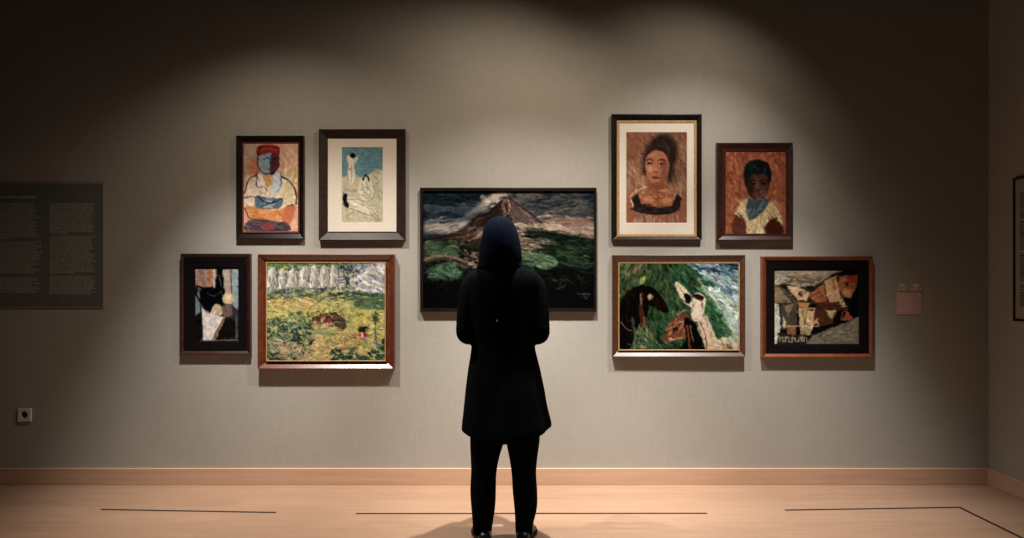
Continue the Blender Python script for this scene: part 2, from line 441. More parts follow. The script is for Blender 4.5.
def picture(label, rect, pic, depth, mt, prof, K, p, fillet=None, mat_rect=None, liner=None, group='framed pictures on the back wall', m=None, pic_name='canvas', relief=0.0, drop=.5):
    """rect, pic, mat_rect: left, top, right, bottom in pixels of the front faces; prof: list of (fraction of frame width, fraction of depth)"""
    dist = D - depth
    l, t, r, b = rect
    cx, cz = X((l + r) / 2, dist), Z(b, dist)
    root = empty('framed_picture', (cx, D - .001, cz), label, 'picture', group)
    W = (r - l) * dist / F; H = (b - t) * dist / F
    tp = depth * drop                                     # depth of the picture plane
    dp = D - tp
    px0, px1 = X(pic[0], dp) - cx, X(pic[2], dp) - cx
    pz0, pz1 = Z(pic[3], dp) - cz, Z(pic[1], dp) - cz
    inner = mat_rect or liner or pic
    di = D - tp
    ix0, ix1 = X(inner[0], di) - cx, X(inner[2], di) - cx
    iz0, iz1 = Z(inner[3], di) - cz, Z(inner[1], di) - cz
    wd = min(ix0 + W / 2, W / 2 - ix1, iz0, H - iz1)
    fw = 0.0
    if fillet: fw = fillet[1]
    body = wd - fw
    rim, slo = prof[0] * dist / F, prof[1] * dist / F
    el = math.atan2(3.36 - cz, 1.0); vw = math.atan2(HC - cz, D)
    low = max(depth - slo * math.tan((el + vw) / 2), tp * .6)
    pr = [(0, 0), (0, depth - .0025), (.0022, depth), (rim, depth), (min(rim + slo, body - .001), low), (body, low - .001), (body, 0)]
    # non-uniform insets: build the moulding on the true rectangles
    def rectmold(name, outer, innr, pr, m, parent):
        bm = bmesh.new(); rows = []
        tot = pr[-1][0] or 1
        for u, v in pr:
            q = u / tot
            xs0 = outer[0] + (innr[0] - outer[0]) * q; xs1 = outer[1] + (innr[1] - outer[1]) * q
            zs0 = outer[2] + (innr[2] - outer[2]) * q; zs1 = outer[3] + (innr[3] - outer[3]) * q
            rows.append([bm.verts.new((x, -v, z)) for x, z in ((xs0, zs0), (xs1, zs0), (xs1, zs1), (xs0, zs1))])
        n = len(rows)
        for i in range(n):
            a, c = rows[i], rows[(i + 1) % n]
            for k in range(4):
                bm.faces.new((a[k], a[(k + 1) % 4], c[(k + 1) % 4], c[k]))
        o = from_bm(name, bm, m, parent); bevel(o, .001, 2)
        return o
    outer = (-W / 2, W / 2, 0, H)
    inn = (ix0, ix1, iz0, iz1)
    mid = (inn[0] - fw, inn[1] + fw, inn[2] - fw, inn[3] + fw)
    rectmold('frame', outer, mid, pr, mt, root)
    if fillet:
        fm, _, fv = fillet
        rectmold('fillet', mid, inn, [(0, 0), (0, tp + fv * depth), (fw * .45, tp + fv * depth), (fw, tp + .0015), (fw, 0)], fm, root)
    e = .002
    if mat_rect or liner:
        nm, mm = ('mat_board', M_matboard) if mat_rect else ('liner', M_blackliner)
        po = (inn[0] - .000, inn[1] + .000, inn[2], inn[3])
        pi_ = (px0, px1, pz0, pz1)
        if mat_rect: q = [(0, 0), (0, tp), (.97, tp), (1, tp - .0025), (1, 0)]
        else: q = [(0, 0), (0, tp + .004), (.1, tp + .004), (.85, tp), (1, tp - .004), (1, 0)]
        rectmold(nm, po, pi_, q, mm, root)
        face = tp - (.003 if mat_rect else .005)
    else:
        face = tp
    canvas(pic_name, p, K, px1 - px0 + .0004, pz1 - pz0 + .0004, (pz0 + pz1) / 2, face, root, m or M_paint, relief).location.x = (px0 + px1) / 2
    return root

# ------------------------------------------------------------------ the nine pictures
GP = 'framed pictures on the back wall'

# a seated worker in a red headcloth
p = Paint(243.8, 143.8, 298, 231.4, '#c98f70', 3)
p.dabs(240, (243, 143, 299, 232), ['#cf9475', '#d8a184', '#c58464', '#c9a079'], 9, 2.2, 80, 25)
p.blob([(244, 145), (256, 144), (258, 160), (250, 172), (244, 178)], '#a98f78', 2, .7)
p.blob([(283, 144), (298, 144), (298, 176), (288, 178), (281, 165)], '#cfa07c', 2, .8)
p.blob([(249, 164), (256, 158), (259, 176), (250, 182)], '#c56a42', 1.5, .8)
p.dabs(40, (281, 170, 298, 205), ['#b9a25c', '#c9b07a'], 8, 2, 70, 20, .7)
p.blob([(244, 190), (249, 179), (258, 173), (268, 176), (281, 174), (290, 181), (295, 192), (294, 206), (284, 208), (282, 214), (256, 212), (245, 208)], '#d6b795', .8)
p.dabs(90, (246, 178, 294, 206), ['#dcc0a0', '#cfab86', '#d9b98a', '#e0c8ac'], 8, 2, 85, 25, .7)
p.blob([(283, 184), (292, 188), (293, 204), (284, 206)], '#c9b37c', 1.2, .8)
p.poly([(257, 172), (263, 178), (266, 190), (258, 186)], '#dccab8', .6)
p.poly([(275, 171), (281, 174), (281, 190), (273, 196), (272, 182)], '#b9c0bc', .6)
p.poly([(263, 175), (273, 174), (272, 184), (268, 188), (264, 182)], '#c08a50', .7)
p.line([(257, 172), (257, 186), (264, 187), (267, 191)], 1.1, '#5a4434')
p.line([(281, 172), (281, 186), (277, 192)], 1.0, '#54606a')
p.restroke(700, 5, 1.3, 75, 30, .10, .6)
p.blob([(258, 152), (264, 148), (272, 150), (273, 172), (268, 175), (262, 172), (258, 164)], '#86999c', .6)
p.blob([(272, 151), (278, 153), (278, 166), (274, 174), (270, 173)], '#54323a', .7)
p.blob([(257, 156), (257, 148), (263, 145), (273, 145), (280, 148), (279, 157), (273, 153), (264, 154)], '#8f2c28', .6)
p.line([(259, 152), (266, 149), (277, 150)], 1.3, '#b8483e')
p.line([(261, 147), (258, 157), (258, 166), (263, 173), (270, 174), (278, 168), (279, 156)], 1.0, '#2c2228')
p.line([(263, 159), (266, 158), (270, 159)], 1.2, '#2a2c34')
p.line([(273, 159), (277, 158)], 1.2, '#20161c')
p.line([(271, 159), (270, 165), (272, 166)], .9, '#39444c')
p.line([(267, 169), (273, 169)], 1.1, '#6a3038')
p.line([(244, 193), (249, 180), (257, 174)], 1.2, '#4a3022')
p.line([(281, 176), (290, 182), (296, 193), (296, 204)], 1.4, '#3f3226')
p.line([(244, 198), (252, 197), (258, 198)], 1.2, '#6a4a30')
p.blob([(256, 196), (268, 198), (282, 199), (281, 207), (270, 210), (257, 209)], '#59646a', .7)
p.blob([(266, 200), (275, 201), (272, 207), (264, 208)], '#8d9a9c', 1, .8)
p.line([(257, 196), (268, 203), (282, 199)], 1.1, '#23262c')
p.line([(262, 207), (274, 201)], 1.1, '#23262c')
p.blob([(246, 206), (258, 208), (272, 211), (285, 208), (284, 218), (268, 221), (252, 218)], '#c5773c', .7)
p.dabs(30, (248, 208, 284, 219), ['#d08a4c', '#b86430', '#cf9058'], 10, 1.6, 8, 10, .8)
p.blob([(285, 208), (295, 206), (293, 218), (286, 226), (282, 220)], '#bc6440', .7)
p.line([(245, 208), (250, 218), (262, 221)], 1.1, '#5f3a24')
p.blob([(247, 222), (258, 219), (275, 221), (287, 224), (288, 231), (247, 231)], '#4a3c3c', .9)
p.dabs(30, (248, 221, 287, 231), ['#3a3034', '#5e4a46', '#6a5a58'], 7, 1.6, 15, 25, .8)
p.blob([(262, 224), (272, 223), (274, 229), (264, 230)], '#8f3c38', 1, .8)
p.line([(287, 206), (294, 205)], 1.2, '#5a4a34')
p.mottle(2.2, .045); p.warp(3, .35)
p.desat(.86)
p.contrast(1.12, .45)
picture('portrait of a worker with folded arms and red headcloth in a black frame', (235.9, 135.6, 303.6, 239.0), (243.8, 143.8, 298, 231.4), .025, M_black, (.6, 4.8), (.92, .82, .68), p, fillet=(M_redfillet, .009, .12))

# a print of bathers on a beach, on a wide mat
p = Paint(342, 147.5, 382.5, 222.5, '#b5a683', 5)
p.dabs(120, (342, 170, 383, 223), ['#b9aa88', '#c2b392', '#a99a76', '#bda983'], 8, 2, 10, 30, .6)
p.poly([(341, 146), (383, 146), (383, 176), (370, 174), (362, 177), (352, 175), (341, 177)], '#5f8486', .8)
p.dabs(70, (342, 147, 382, 173), ['#587c80', '#6a8f90', '#54787c', '#7a9a96'], 8, 1.6, 5, 15, .6)
p.blob([(370, 174), (376, 170), (383, 171), (383, 180), (368, 180)], '#b9aa84', 1)
p.blob([(346, 157), (350, 155), (353, 159), (358, 156), (357, 161), (354, 166), (356, 180), (350, 186), (347, 178), (348, 165)], '#cdc09e', .6)
p.ell(352.5, 155.3, 2.7, 2.5, '#1c1a18', 20, .5)
p.line([(348, 164), (348, 178), (350, 186)], .6, '#85785c'); p.line([(355, 163), (356, 176), (354, 184)], .6, '#85785c')
p.blob([(359, 183), (364, 178), (370, 180), (374, 188), (372, 198), (364, 200), (358, 194)], '#cbbd9b', .8)
p.line([(363, 180), (365, 175.5), (368, 177), (369, 181)], 1.7, '#26221e', 1.2)
p.line([(362, 183), (364, 192), (372, 199)], .6, '#7d7052'); p.line([(372, 182), (375, 190), (372, 200)], .6, '#7d7052')
p.blob([(346, 200), (352, 197), (360, 200), (368, 203), (376, 212), (379, 219), (370, 216), (360, 211), (350, 208)], '#d2c5a4', .7)
p.blob([(343, 195), (347, 194), (347, 200), (349, 206), (346, 208), (343, 202)], '#1d1b19', .5)
p.line([(347, 200), (356, 199), (366, 203), (374, 212), (380, 220)], .7, '#7a6d50')
p.line([(350, 208), (360, 212), (372, 216), (379, 221)], .7, '#7a6d50')
for L_ in ([(346, 157), (348, 163), (347, 170)], [(357, 160), (355, 165), (357, 172)], [(351, 164), (351.5, 174), (351, 182)], [(349, 169), (353, 170)], [(360, 190), (366, 187), (371, 192), (368, 198)],
           [(358, 194), (364, 196), (370, 201)], [(366, 182), (368, 187), (367, 191)], [(372, 186), (377, 192), (380, 200)], [(352, 199), (357, 203), (364, 205)], [(362, 203), (368, 208), (371, 213)], [(349, 203), (352, 206), (358, 207)],
           [(374, 176), (378, 180), (376, 186), (381, 192)], [(370, 172), (374, 170), (379, 173)], [(344, 188), (350, 191), (357, 190)], [(370, 205), (377, 206), (382, 211)]):
    p.line(L_, .55, '#74684c', al=.85)
p.blob([(370, 214), (376, 213), (381, 218), (377, 221)], '#8f8a5c', .8, .7); p.ell(378, 190, 2.4, 3.4, '#9aa07c', 20, 1, .7); p.ell(361, 176, 3, 1.6, '#6f8f8c', 0, .8, .8)
p.dabs(40, (366, 180, 382, 215), ['#93a07c', '#b0a478', '#8f8460'], 5, .8, 60, 40, .6)
p.restroke(500, 4, 1.0, 20, 40, .06, .5)
p.mottle(2, .04)
p.desat(.8)
p.contrast(1.15, .55)
picture('print of pale bathers on a beach with wide white mat in a plain black frame', (318.6, 129.0, 405.2, 240.4), (342, 147.5, 382.5, 222.5), .030, M_sepia, (.6, 7.6), (1.0, .92, .79), p, mat_rect=(327.9, 138.8, 396.3, 231.7), m=M_paper, pic_name='print')

# still life with a dark jug
p = Paint(195, 269, 238.4, 341.2, '#3a3330', 7)
p.poly([(195, 269), (216, 269), (215, 288), (206, 290), (195, 287)], '#9a705a', .8)
p.dabs(40, (195, 269, 216, 288), ['#a57c64', '#8a5f4a', '#b08a70'], 8, 2, 80, 20, .7)
p.line([(209, 270), (209, 284)], 3, '#a85a2e', 2); p.line([(214, 270), (214, 286)], 1.5, '#c0a184')
p.poly([(222, 269), (230, 269), (231, 296), (224, 298)], '#a58872', .8)
p.poly([(231, 269), (238, 269), (238, 310), (232, 305)], '#7d8884', .7)
p.poly([(195, 296), (199, 290), (200, 316), (195, 318)], '#717d80', .8)
p.blob([(194, 318), (203, 314), (204, 341), (194, 341)], '#22211f', .8)
p.blob([(200, 291), (207, 287), (216, 289), (224, 294), (225, 304), (219, 311), (209, 312), (202, 304)], '#14181f', .7)
p.poly([(218, 268), (222, 268), (224, 290), (227, 298), (218, 300), (214, 292)], '#121417', .6)
p.line([(202, 288), (197, 286), (195.5, 292), (199, 300), (203, 304)], 2.2, '#1d1518', 1.6)
p.line([(207, 293), (214, 296), (222, 291)], 1.2, '#2f3d4c'); p.line([(219, 275), (221, 286)], 1.0, '#4a4f50')
p.blob([(222, 297), (226, 293), (232, 294), (234, 299), (230, 304), (224, 303)], '#bd9a62', .7)
p.ell(227.5, 297.5, 3, 2.6, '#d3b47c', 0, 1)
p.blob([(211, 309), (216, 304), (222, 307), (223, 313), (217, 317), (211, 314)], '#b89768', .7)
p.blob([(223, 306), (230, 304), (232, 314), (226, 317), (222, 313)], '#6f5546', .8)
p.poly([(201.5, 307), (207, 313), (216, 316), (225, 317), (219, 330), (214, 341), (203, 341)], '#cdb8a4', .6)
p.dabs(26, (203, 314, 218, 341), ['#d8c5b2', '#c2ab96', '#d2bca6'], 9, 1.8, 75, 15, .6)
p.line([(225, 317), (219, 328), (214, 341)], 2.2, '#8f6a44', 1.8); p.line([(223.5, 318), (217.5, 329), (212, 341)], .8, '#4a3424')
p.poly([(226, 317), (235, 320), (236, 341), (215.5, 341), (220, 330)], '#241f1b', .6)
p.line([(236, 316), (236.5, 341)], 1.5, '#4f5654'); p.line([(200, 340.4), (238, 340.4)], 1.0, '#6d675c')
p.restroke(260, 5, 1.1, 70, 25, .13, .5)
p.mottle(2.5, .06); p.warp(3, .3)
p.desat(.66)
p.contrast(1.2, .5)
picture('dark still life of black jug and white cloth, leftmost of the pictures', (180.2, 253.6, 250.4, 354.6), (195, 269, 238.4, 341.2), .028, M_darkred, (.8, 3.0), (.85, .76, .64), p, liner=(184.4, 258.0, 246.4, 350.3))

# hilly landscape with white crags
p = Paint(267, 263, 384.7, 360.4, '#aa9c54', 11)
p.dabs(500, (266, 298, 385, 332), ['#b6a454', '#a89a4c', '#c2ac60', '#95984e', '#bfa55a'], 9, 1.7, 4, 10, .8)
p.dabs(110, (266, 263, 385, 273), ['#38484a', '#4d6068', '#68777c', '#2c3b36', '#7b8484'], 8, 2, 12, 25, .9)
p.dabs(25, (266, 262, 285, 267), ['#48743a', '#578546'], 8, 1.8, 0, 15, .9)
p.dabs(30, (290, 262, 345, 266), ['#4f6a40', '#607a50'], 8, 1.6, 0, 15, .8)
tops = [(267, 275), (272, 268), (277, 276), (282, 270), (286, 277), (292, 269), (297, 277), (303, 268), (309, 270), (314, 266), (319, 274), (324, 267), (329, 273), (333, 266), (338, 274), (344, 272), (349, 280), (356, 284)]
p.poly([(x, y if i % 2 else y - 3.5) for i, (x, y) in enumerate(tops)] + [(358, 291), (330, 289), (300, 291), (267, 290)], '#a99a86', .8)
for i in range(1, len(tops) - 1, 2):
    x, y = tops[i]
    p.line([(x, y), (x - 2, y + 10), (x - 3, 289)], 2.6, '#cbbca8', 4.6)
    p.line([(x + 2, y + 4), (x + 3.2, y + 13), (x + 2, 289)], 1.2, '#8e8070', 1.8)
for i in range(2, len(tops) - 1, 2):
    x, y = tops[i]
    p.line([(x, y - 3), (x + .6, y + 6), (x - .6, y + 12)], 1.8, '#5c5c54', .8)
p.dabs(70, (268, 272, 350, 290), ['#d9ccba', '#b9a890', '#a39580'], 6, 1.1, 82, 12, .6)
p.blob([(352, 270), (362, 264), (385, 263), (385, 296), (366, 294), (358, 284)], '#a39a94', 1.5)
p.dabs(110, (354, 263, 386, 295), ['#b9aca0', '#8d8b96', '#c5b7a6', '#6a6c7c', '#9d8d84'], 8, 1.8, lambda x, y: -40 + (x - 355) * 1.6 + (y - 263) * 1.5, 14, .85)
p.dabs(40, (341, 263, 360, 284), ['#42505a', '#59666c', '#333f42'], 7, 1.8, 40, 30, .85)
p.dabs(170, (266, 288, 362, 300), ['#3c4c44', '#526252', '#24362f', '#69745f', '#8a8d78'], 8, 1.6, lambda x, y: 10 * math.sin(x * .25), 14, .9)
p.dabs(26, (356, 293, 385, 299), ['#2f4a3e', '#3c5a48', '#5a6a50'], 9, 1.8, -4, 10, .9)
p.blob([(355, 300), (370, 298), (385, 297), (385, 309), (368, 311), (356, 307)], '#5d7048', 1)
p.dabs(50, (356, 298, 385, 310), ['#54693f', '#6a7a4e', '#486043'], 9, 1.2, -4, 8, .8)
p.dabs(80, (268, 298, 318, 310), ['#c99a58', '#bf8448', '#d2ac68', '#b8a058'], 10, 1.4, 8, 12, .8)
p.dabs(90, (266, 309, 385, 323), ['#b9a84e', '#c9b45a', '#8f9a4c', '#a5a052'], 10, 1.5, 2, 8, .8)
p.blob([(352, 312), (370, 310), (385, 320), (385, 345), (366, 340), (355, 326)], '#bfa850', 1.2, .8)
# village
for x, y, a, b, c in ((316, 319, 4, 2.2, '#9c3c30'), (323, 316, 4.5, 2.4, '#b5564a'), (329, 320, 5, 2.6, '#a4453a'), (320, 324, 5, 2, '#c08068'), (334, 315, 3.2, 2, '#92483c'), (330, 325.5, 4, 1.8, '#c58e74')):
    p.poly([(x - a, y + b), (x - a + 1, y - b * .4), (x, y - b), (x + a, y - b * .3), (x + a, y + b)], c, .5)
p.dabs(60, (312, 311, 347, 331), ['#2f3229', '#5a2a24', '#b06a56', '#3c4a34'], 4, 1.0, 20, 45, .85)
p.blob([(335, 318), (342, 317), (347, 325), (343, 331), (335, 328)], '#4a3a34', 1, .8)
for x, y in ((316, 319), (323, 316), (329, 320), (334, 315)):
    p.line([(x - 4, y + 2.4), (x - 3, y - 1), (x, y - 2.2), (x + 4, y - .8), (x + 4.2, y + 2.4)], .9, '#2a2420', curve=False)
p.dabs(34, (297, 313, 313, 325), ['#44603e', '#5a7448', '#31493a'], 4, 1.4, 60, 40, .85)
p.dabs(130, (307, 328, 362, 360), ['#c2935c', '#d2ac70', '#c9a060', '#b88250', '#cfae62'], 11, 1.5, -6, 8, .85)
p.dabs(36, (314, 330, 350, 352), ['#ab5a40', '#b8704e', '#9c5a3c'], 10, .7, -8, 8, .8)
p.dabs(40, (305, 328, 345, 336), ['#97985a', '#a9a25c', '#7d8a4e'], 9, 1.3, -6, 8, .8)
p.dabs(230, (266, 322, 312, 361), ['#33504a', '#48685c', '#1c332e', '#607a60', '#28434a', '#6f805a', '#1f3a40'], 6, 1.8, lambda x, y: 55 * math.sin(x * .3 + y * .2), 25, .85)
p.dabs(30, (266, 314, 300, 326), ['#5a6e46', '#74804c', '#3f5640'], 5, 1.6, 20, 30, .85)
for x, y, r_ in ((277, 345, 7), (294, 349, 7), (305, 356, 6), (284, 352, 5)):
    p.dabs(26, (x - r_, y - r_ * .8, x + r_, y + r_ * .8), ['#c49a70', '#b88a5e', '#cfa87c', '#a9805c'], 5, 1.6, 60, 35, .85)
p.dabs(90, (332, 344, 366, 361), ['#1d3a36', '#2b5248', '#173029', '#3f6a52'], 5, 1.9, 15, 45, .9, inside=lambda x, y: y > 352 - 4 * math.sin((x - 332) * .35))
p.dabs(90, (362, 338, 386, 361), ['#20413a', '#2f5a4c', '#3a6a50', '#18332c'], 5, 2, 30, 45, .9, inside=lambda x, y: y > 362 - (x - 360) * .9)
p.dabs(30, (364, 328, 380, 345), ['#8a8070', '#a59a88', '#6f7064'], 5, 1.4, 30, 30, .8)
p.blob([(358, 329), (363, 326), (369, 328), (367, 331), (360, 332)], '#233429', .7)
p.poly([(359, 332), (366, 331), (367, 337), (361, 339), (358, 336)], '#b23a30', .5)
p.poly([(360.5, 332.3), (363, 332), (363.5, 338), (361.2, 338)], '#d5c4b4', .4)
p.line([(376, 318), (375, 330), (377, 344)], 1.1, '#3c3a2c'); p.ell(376, 319, 3.2, 3.6, '#4a5238', 0, 1)
p.dabs(14, (371, 313, 380, 322), ['#3c4834', '#5c6444'], 4, 1.1, 40, 50, .9)
p.line([(350, 340), (358, 344), (368, 342)], .8, '#8a7840'); p.line([(340, 334), (352, 338), (360, 344)], .8, '#97824a')
p.dabs(26, (350, 264, 386, 292), ['#d2c4ae', '#c9b89e', '#dccfba'], 9, 2.2, lambda x, y: -40 + (x - 355) * 1.6 + (y - 263) * 1.5, 12, .85)
p.restroke(1700, 4.5, .9, lambda x, y: (80 if y < 290 else 8) + 25 * math.sin(x * .12 + y * .2), 22, .17, .75)
p.mottle(2.2, .06); p.warp(3, .4)
p.dabs(150, (267, 296, 385, 360), ['#2f3328', '#3c3a2c', '#4a3a2c', '#26342c'], 4.5, .7, lambda x, y: 20 * math.sin(x * .2 + y * .3), 30, .75)
p.dabs(70, (267, 300, 385, 360), ['#d8caa0', '#c9bb94', '#dcc79c', '#c4b48c'], 5, .9, 5, 25, .7)
p.dabs(60, (267, 268, 352, 290), ['#d9ccb8', '#cfc0aa', '#5e5a52', '#77706a'], 7, .9, 80, 10, .75)
p.desat(.74)
p.contrast(1.25, .46)
picture('bright hilly landscape with white crags and red roofs in a reddish frame', (257.5, 254.2, 394.0, 369.2), (267, 263, 384.7, 360.4), .046, M_red, (.8, 4.6), (1.28, 1.14, 1.0), p, fillet=(M_gilt, .006, .05), relief=.002, drop=.74)

# wide volcano landscape
p = Paint(423.4, 191.2, 594.1, 308.3, '#20282c', 13)
p.dabs(420, (423, 191, 595, 240), ['#1f2c36', '#283842', '#1a262f', '#304048'], 16, 4, 5, 15, .6)
p.dabs(130, (512, 191, 595, 224), ['#3e3f3c', '#4d4a45', '#2e3233', '#5c554c'], 18, 3.6, -4, 12, .6)
p.dabs(36, (520, 194, 594, 214), ['#766b5e', '#655c52'], 13, 2.0, -10, 12, .55)
p.dabs(30, (424, 204, 470, 212), ['#4b5960', '#3f4f58'], 14, 2.4, 4, 10, .6)
for x, y, r1, r2, c in ((428, 229, 7, 4, '#8b7f72'), (437, 229, 7, 3.6, '#a3947f'), (447, 229, 7, 4, '#a89781'), (456, 226, 6, 4, '#b5a28b'), (463, 222, 6, 3.4, '#a09080'), (470, 214, 5, 3, '#7a7570'), (462, 207, 5, 3, '#6f6d6c'),
                        (482, 206, 5, 4, '#a08e7a'), (488, 201, 5, 4.5, '#b9a48b'), (494, 198, 5, 4, '#c6b096'), (500, 195, 5, 3.4, '#c0aa90'), (506, 194, 5, 2.6, '#a8967f'), (485, 209, 5, 3, '#8d7f70'), (475, 210, 4, 2.4, '#8a7d70')):
    p.ell(x, y, r1, r2, c, -15, 2.4, .8)
p.dabs(60, (426, 217, 468, 233), ['#b5a088', '#9a8a7a', '#6f6d6a'], 7, 1.8, -15, 20, .5)
p.dabs(16, (432, 220, 466, 226), ['#54595c', '#465058'], 8, 1.6, -20, 15, .5)
p.dabs(26, (480, 194, 508, 206), ['#d0bba0', '#c4ae94', '#a8967f'], 5, 2.2, -25, 30, .7)
p.dabs(24, (428, 222, 464, 231), ['#c2ae96', '#b5a28c'], 7, 1.6, -12, 15, .6)
p.dabs(30, (424, 192, 478, 206), ['#182228', '#141d24', '#222f38'], 14, 2.6, 4, 10, .6)
p.ell(461, 210, 8, 4, '#33404a', -10, 2.2, .8); p.ell(445, 208, 10, 3, '#3a4850', -5, 2, .6)
p.blob([(540, 224), (560, 219), (594, 222), (594, 238), (570, 236), (548, 232)], '#a58468', 2.2, .85)
p.dabs(60, (540, 216, 595, 238), ['#b8977a', '#95705a', '#7a6052', '#c2a488'], 16, 2.2, 4, 8, .6)
p.dabs(20, (556, 219, 594, 226), ['#7d5a4a', '#8a6450'], 16, 2.4, 3, 6, .7)
# the mountain
p.poly([(424, 239), (444, 236), (462, 230), (474, 219), (484, 216), (495, 207), (504, 197), (509, 197), (516, 203), (530, 214), (547, 227), (540, 232), (530, 240), (470, 248), (424, 248)], '#33261f', .8)
p.poly([(507, 197), (512, 199), (546, 227), (528, 226), (520, 230), (514, 222), (508, 210)], '#5d4740', .8)
p.dabs(110, (506, 198, 546, 230), ['#7a6052', '#4a3732', '#8d705e', '#60483e'], 9, 1.3, 48, 8, .75, inside=lambda x, y: y > 197 + (x - 506) * .72)
p.line([(506, 197), (503, 206), (505, 214), (500, 222)], 2.6, '#8d5f4a', 4); p.line([(507, 198), (510, 206), (508, 214)], 1.6, '#b78a72', 1)
p.line([(504, 198), (512, 200), (520, 206), (532, 215), (546, 227)], 1.2, '#2c211f')
p.dabs(120, (440, 205, 505, 240), ['#33251f', '#463228', '#241b19', '#54402f'], 10, 1.6, -35, 12, .8, inside=lambda x, y: y > 239 - (x - 440) * .62 and y < 250)
p.line([(424, 240), (446, 236), (466, 228), (476, 218), (488, 214), (504, 198)], 1.4, '#241b1a')
p.dabs(60, (462, 226, 492, 250), ['#85664c', '#6d5440', '#a08264', '#4a3a2e'], 9, 1.6, -28, 14, .75)
p.poly([(478, 233), (486, 228), (484, 234), (474, 240)], '#97775a', .8)
p.dabs(60, (515, 224, 560, 240), ['#b59678', '#c9aa8a', '#8d735e', '#76604e'], 12, 1.8, 10, 10, .7)
# middle ground
p.poly([(528, 230), (545, 231), (566, 234), (594, 239), (594, 310), (510, 310), (512, 250)], '#161f18', 1)
p.dabs(60, (520, 233, 556, 244), ['#c0a283', '#a8896c', '#d0b392', '#7c624e'], 12, 1.8, 10, 8, .8, inside=lambda x, y: y > 232 + (x - 520) * .22)
p.dabs(40, (526, 228, 594, 238), ['#1d281f', '#2a3626', '#151d17'], 14, 1.8, 7, 6, .9, inside=lambda x, y: y > 228 + (x - 526) * .12)
p.dabs(200, (522, 240, 595, 278), ['#1c2a1d', '#263824', '#111914', '#33462c', '#20301f'], 11, 1.8, 10, 12, .8)
p.dabs(40, (560, 244, 594, 268), ['#4a5a34', '#3a4e30'], 9, 1.1, 8, 12, .7)
p.dabs(50, (508, 238, 548, 252), ['#7a5f48', '#553f30', '#372a22', '#94785a'], 11, 1.6, 5, 8, .8)
p.blob([(520, 254), (530, 252), (548, 255), (558, 262), (552, 268), (545, 270), (530, 262)], '#5a7248', 1)
p.dabs(60, (521, 253, 556, 268), ['#56704a', '#3c5236', '#6a8258', '#2c3f2a', '#223220'], 8, 1.4, 20, 14, .75, inside=lambda x, y: y < 270 and y > 251 + max(0, (x - 540) * .4))
p.poly([(423, 246), (520, 246), (520, 309), (423, 309)], '#171a15', 2.5, .9)
p.dabs(120, (424, 240, 520, 275), ['#272a1f', '#3a3526', '#1b201a', '#4c4632'], 11, 1.8, 12, 14, .7)
p.blob([(424, 244), (434, 241), (446, 243), (456, 250), (459, 257), (448, 256), (430, 256), (424, 260)], '#3f5636', 1.2)
p.dabs(80, (424, 242, 458, 258), ['#3f5838', '#4e6a44', '#25361f', '#5f7a50', '#1c2a1a'], 7, 1.4, 22, 16, .75)
p.line([(424, 260), (438, 256), (452, 257), (466, 262), (478, 266)], 2.6, '#7a6448', 3.2); p.line([(426, 262), (444, 259), (462, 265)], 1.6, '#4c3f2e')
p.dabs(40, (462, 252, 486, 268), ['#6a4f3e', '#8a6c54', '#3f3028', '#b0937a'], 6, 1.4, 30, 25, .8)
p.blob([(428, 276), (434, 267), (446, 264), (456, 266), (462, 274), (458, 280), (446, 276), (436, 280)], '#466a48', 1.2)
p.dabs(90, (427, 264, 463, 282), ['#48704a', '#2c4a32', '#6a8f68', '#1c3022', '#587f58', '#16261c'], 7, 1.4, lambda x, y: 20 + (x - 444) * 3, 18, .75)
p.poly([(423, 283), (470, 278), (530, 274), (560, 268), (594, 270), (594, 309), (423, 309)], '#0e1112', 4, .93)
p.dabs(60, (424, 278, 594, 307), ['#12161a', '#15191a', '#0c0f10', '#1a1c18'], 12, 3, 80, 25, .6)
p.dabs(18, (530, 272, 594, 284), ['#22301f', '#1c2a1e', '#2a3c28'], 8, 1.6, 15, 20, .8)
p.line([(560, 285), (562, 281), (566, 281), (564, 286), (558, 289)], .9, '#3c4430'); p.line([(578, 294), (590, 294)], .8, '#4a5048'); p.line([(583, 294), (586, 299)], .9, '#4a5048'); p.line([(586, 299), (589, 294)], .8, '#444a42')
p.restroke(1800, 8, 1.6, lambda x, y: 12 if x > 505 else -10, 18, .12, .5)
p.mottle(2.5, .05); p.soften(1)
p.desat(.68)
p.contrast(1.25, .26)
picture('wide dark volcano landscape, the largest picture, behind the standing person', (420.0, 187.6, 596.6, 312.2), (423.4, 191.2, 594.1, 308.3), .028, M_blackmat, (2.3, .7), (1.5, 1.42, 1.26), p, drop=.55)

# woman portrait with mat
p = Paint(626.4, 132.5, 686.8, 222.8, '#80523a', 17)
p.dabs(300, (626, 132, 687, 223), ['#8a5a3f', '#7a4a32', '#946a4c', '#6f452f', '#86563c'], 12, 2.4, 62, 20, .6)
p.dabs(90, (664, 134, 687, 200), ['#54382a', '#62402e', '#8d6a4e'], 12, 2, 75, 15, .6)
p.dabs(50, (627, 165, 645, 200), ['#a07a58', '#94694a', '#b08c68'], 12, 1.8, 70, 15, .6)
p.dabs(30, (668, 176, 686, 205), ['#a88a68', '#97744f'], 12, 1.4, 65, 15, .6)
p.restroke(900, 5, 1.2, 62, 18, .12, .5)
p.blob([(643, 172), (643, 160), (646, 150), (651, 141), (657, 136), (664, 134), (671, 137), (677, 145), (677, 157), (674, 168), (673, 177), (668, 183), (666, 172), (648, 174)], '#241915', 2.4)
p.dabs(90, (645, 137, 675, 176), ['#33241e', '#181210', '#4a352a', '#5c4434'], 9, 1.0, lambda x, y: 60 + (x - 660) * 2.4, 16, .6)
p.line([(645, 152), (650, 142), (658, 137)], .8, '#4a382c', al=.7)
p.poly([(650, 180), (664, 180), (668, 194), (680, 200), (672, 208), (640, 206), (638, 198), (648, 192)], '#8d5234', 1)
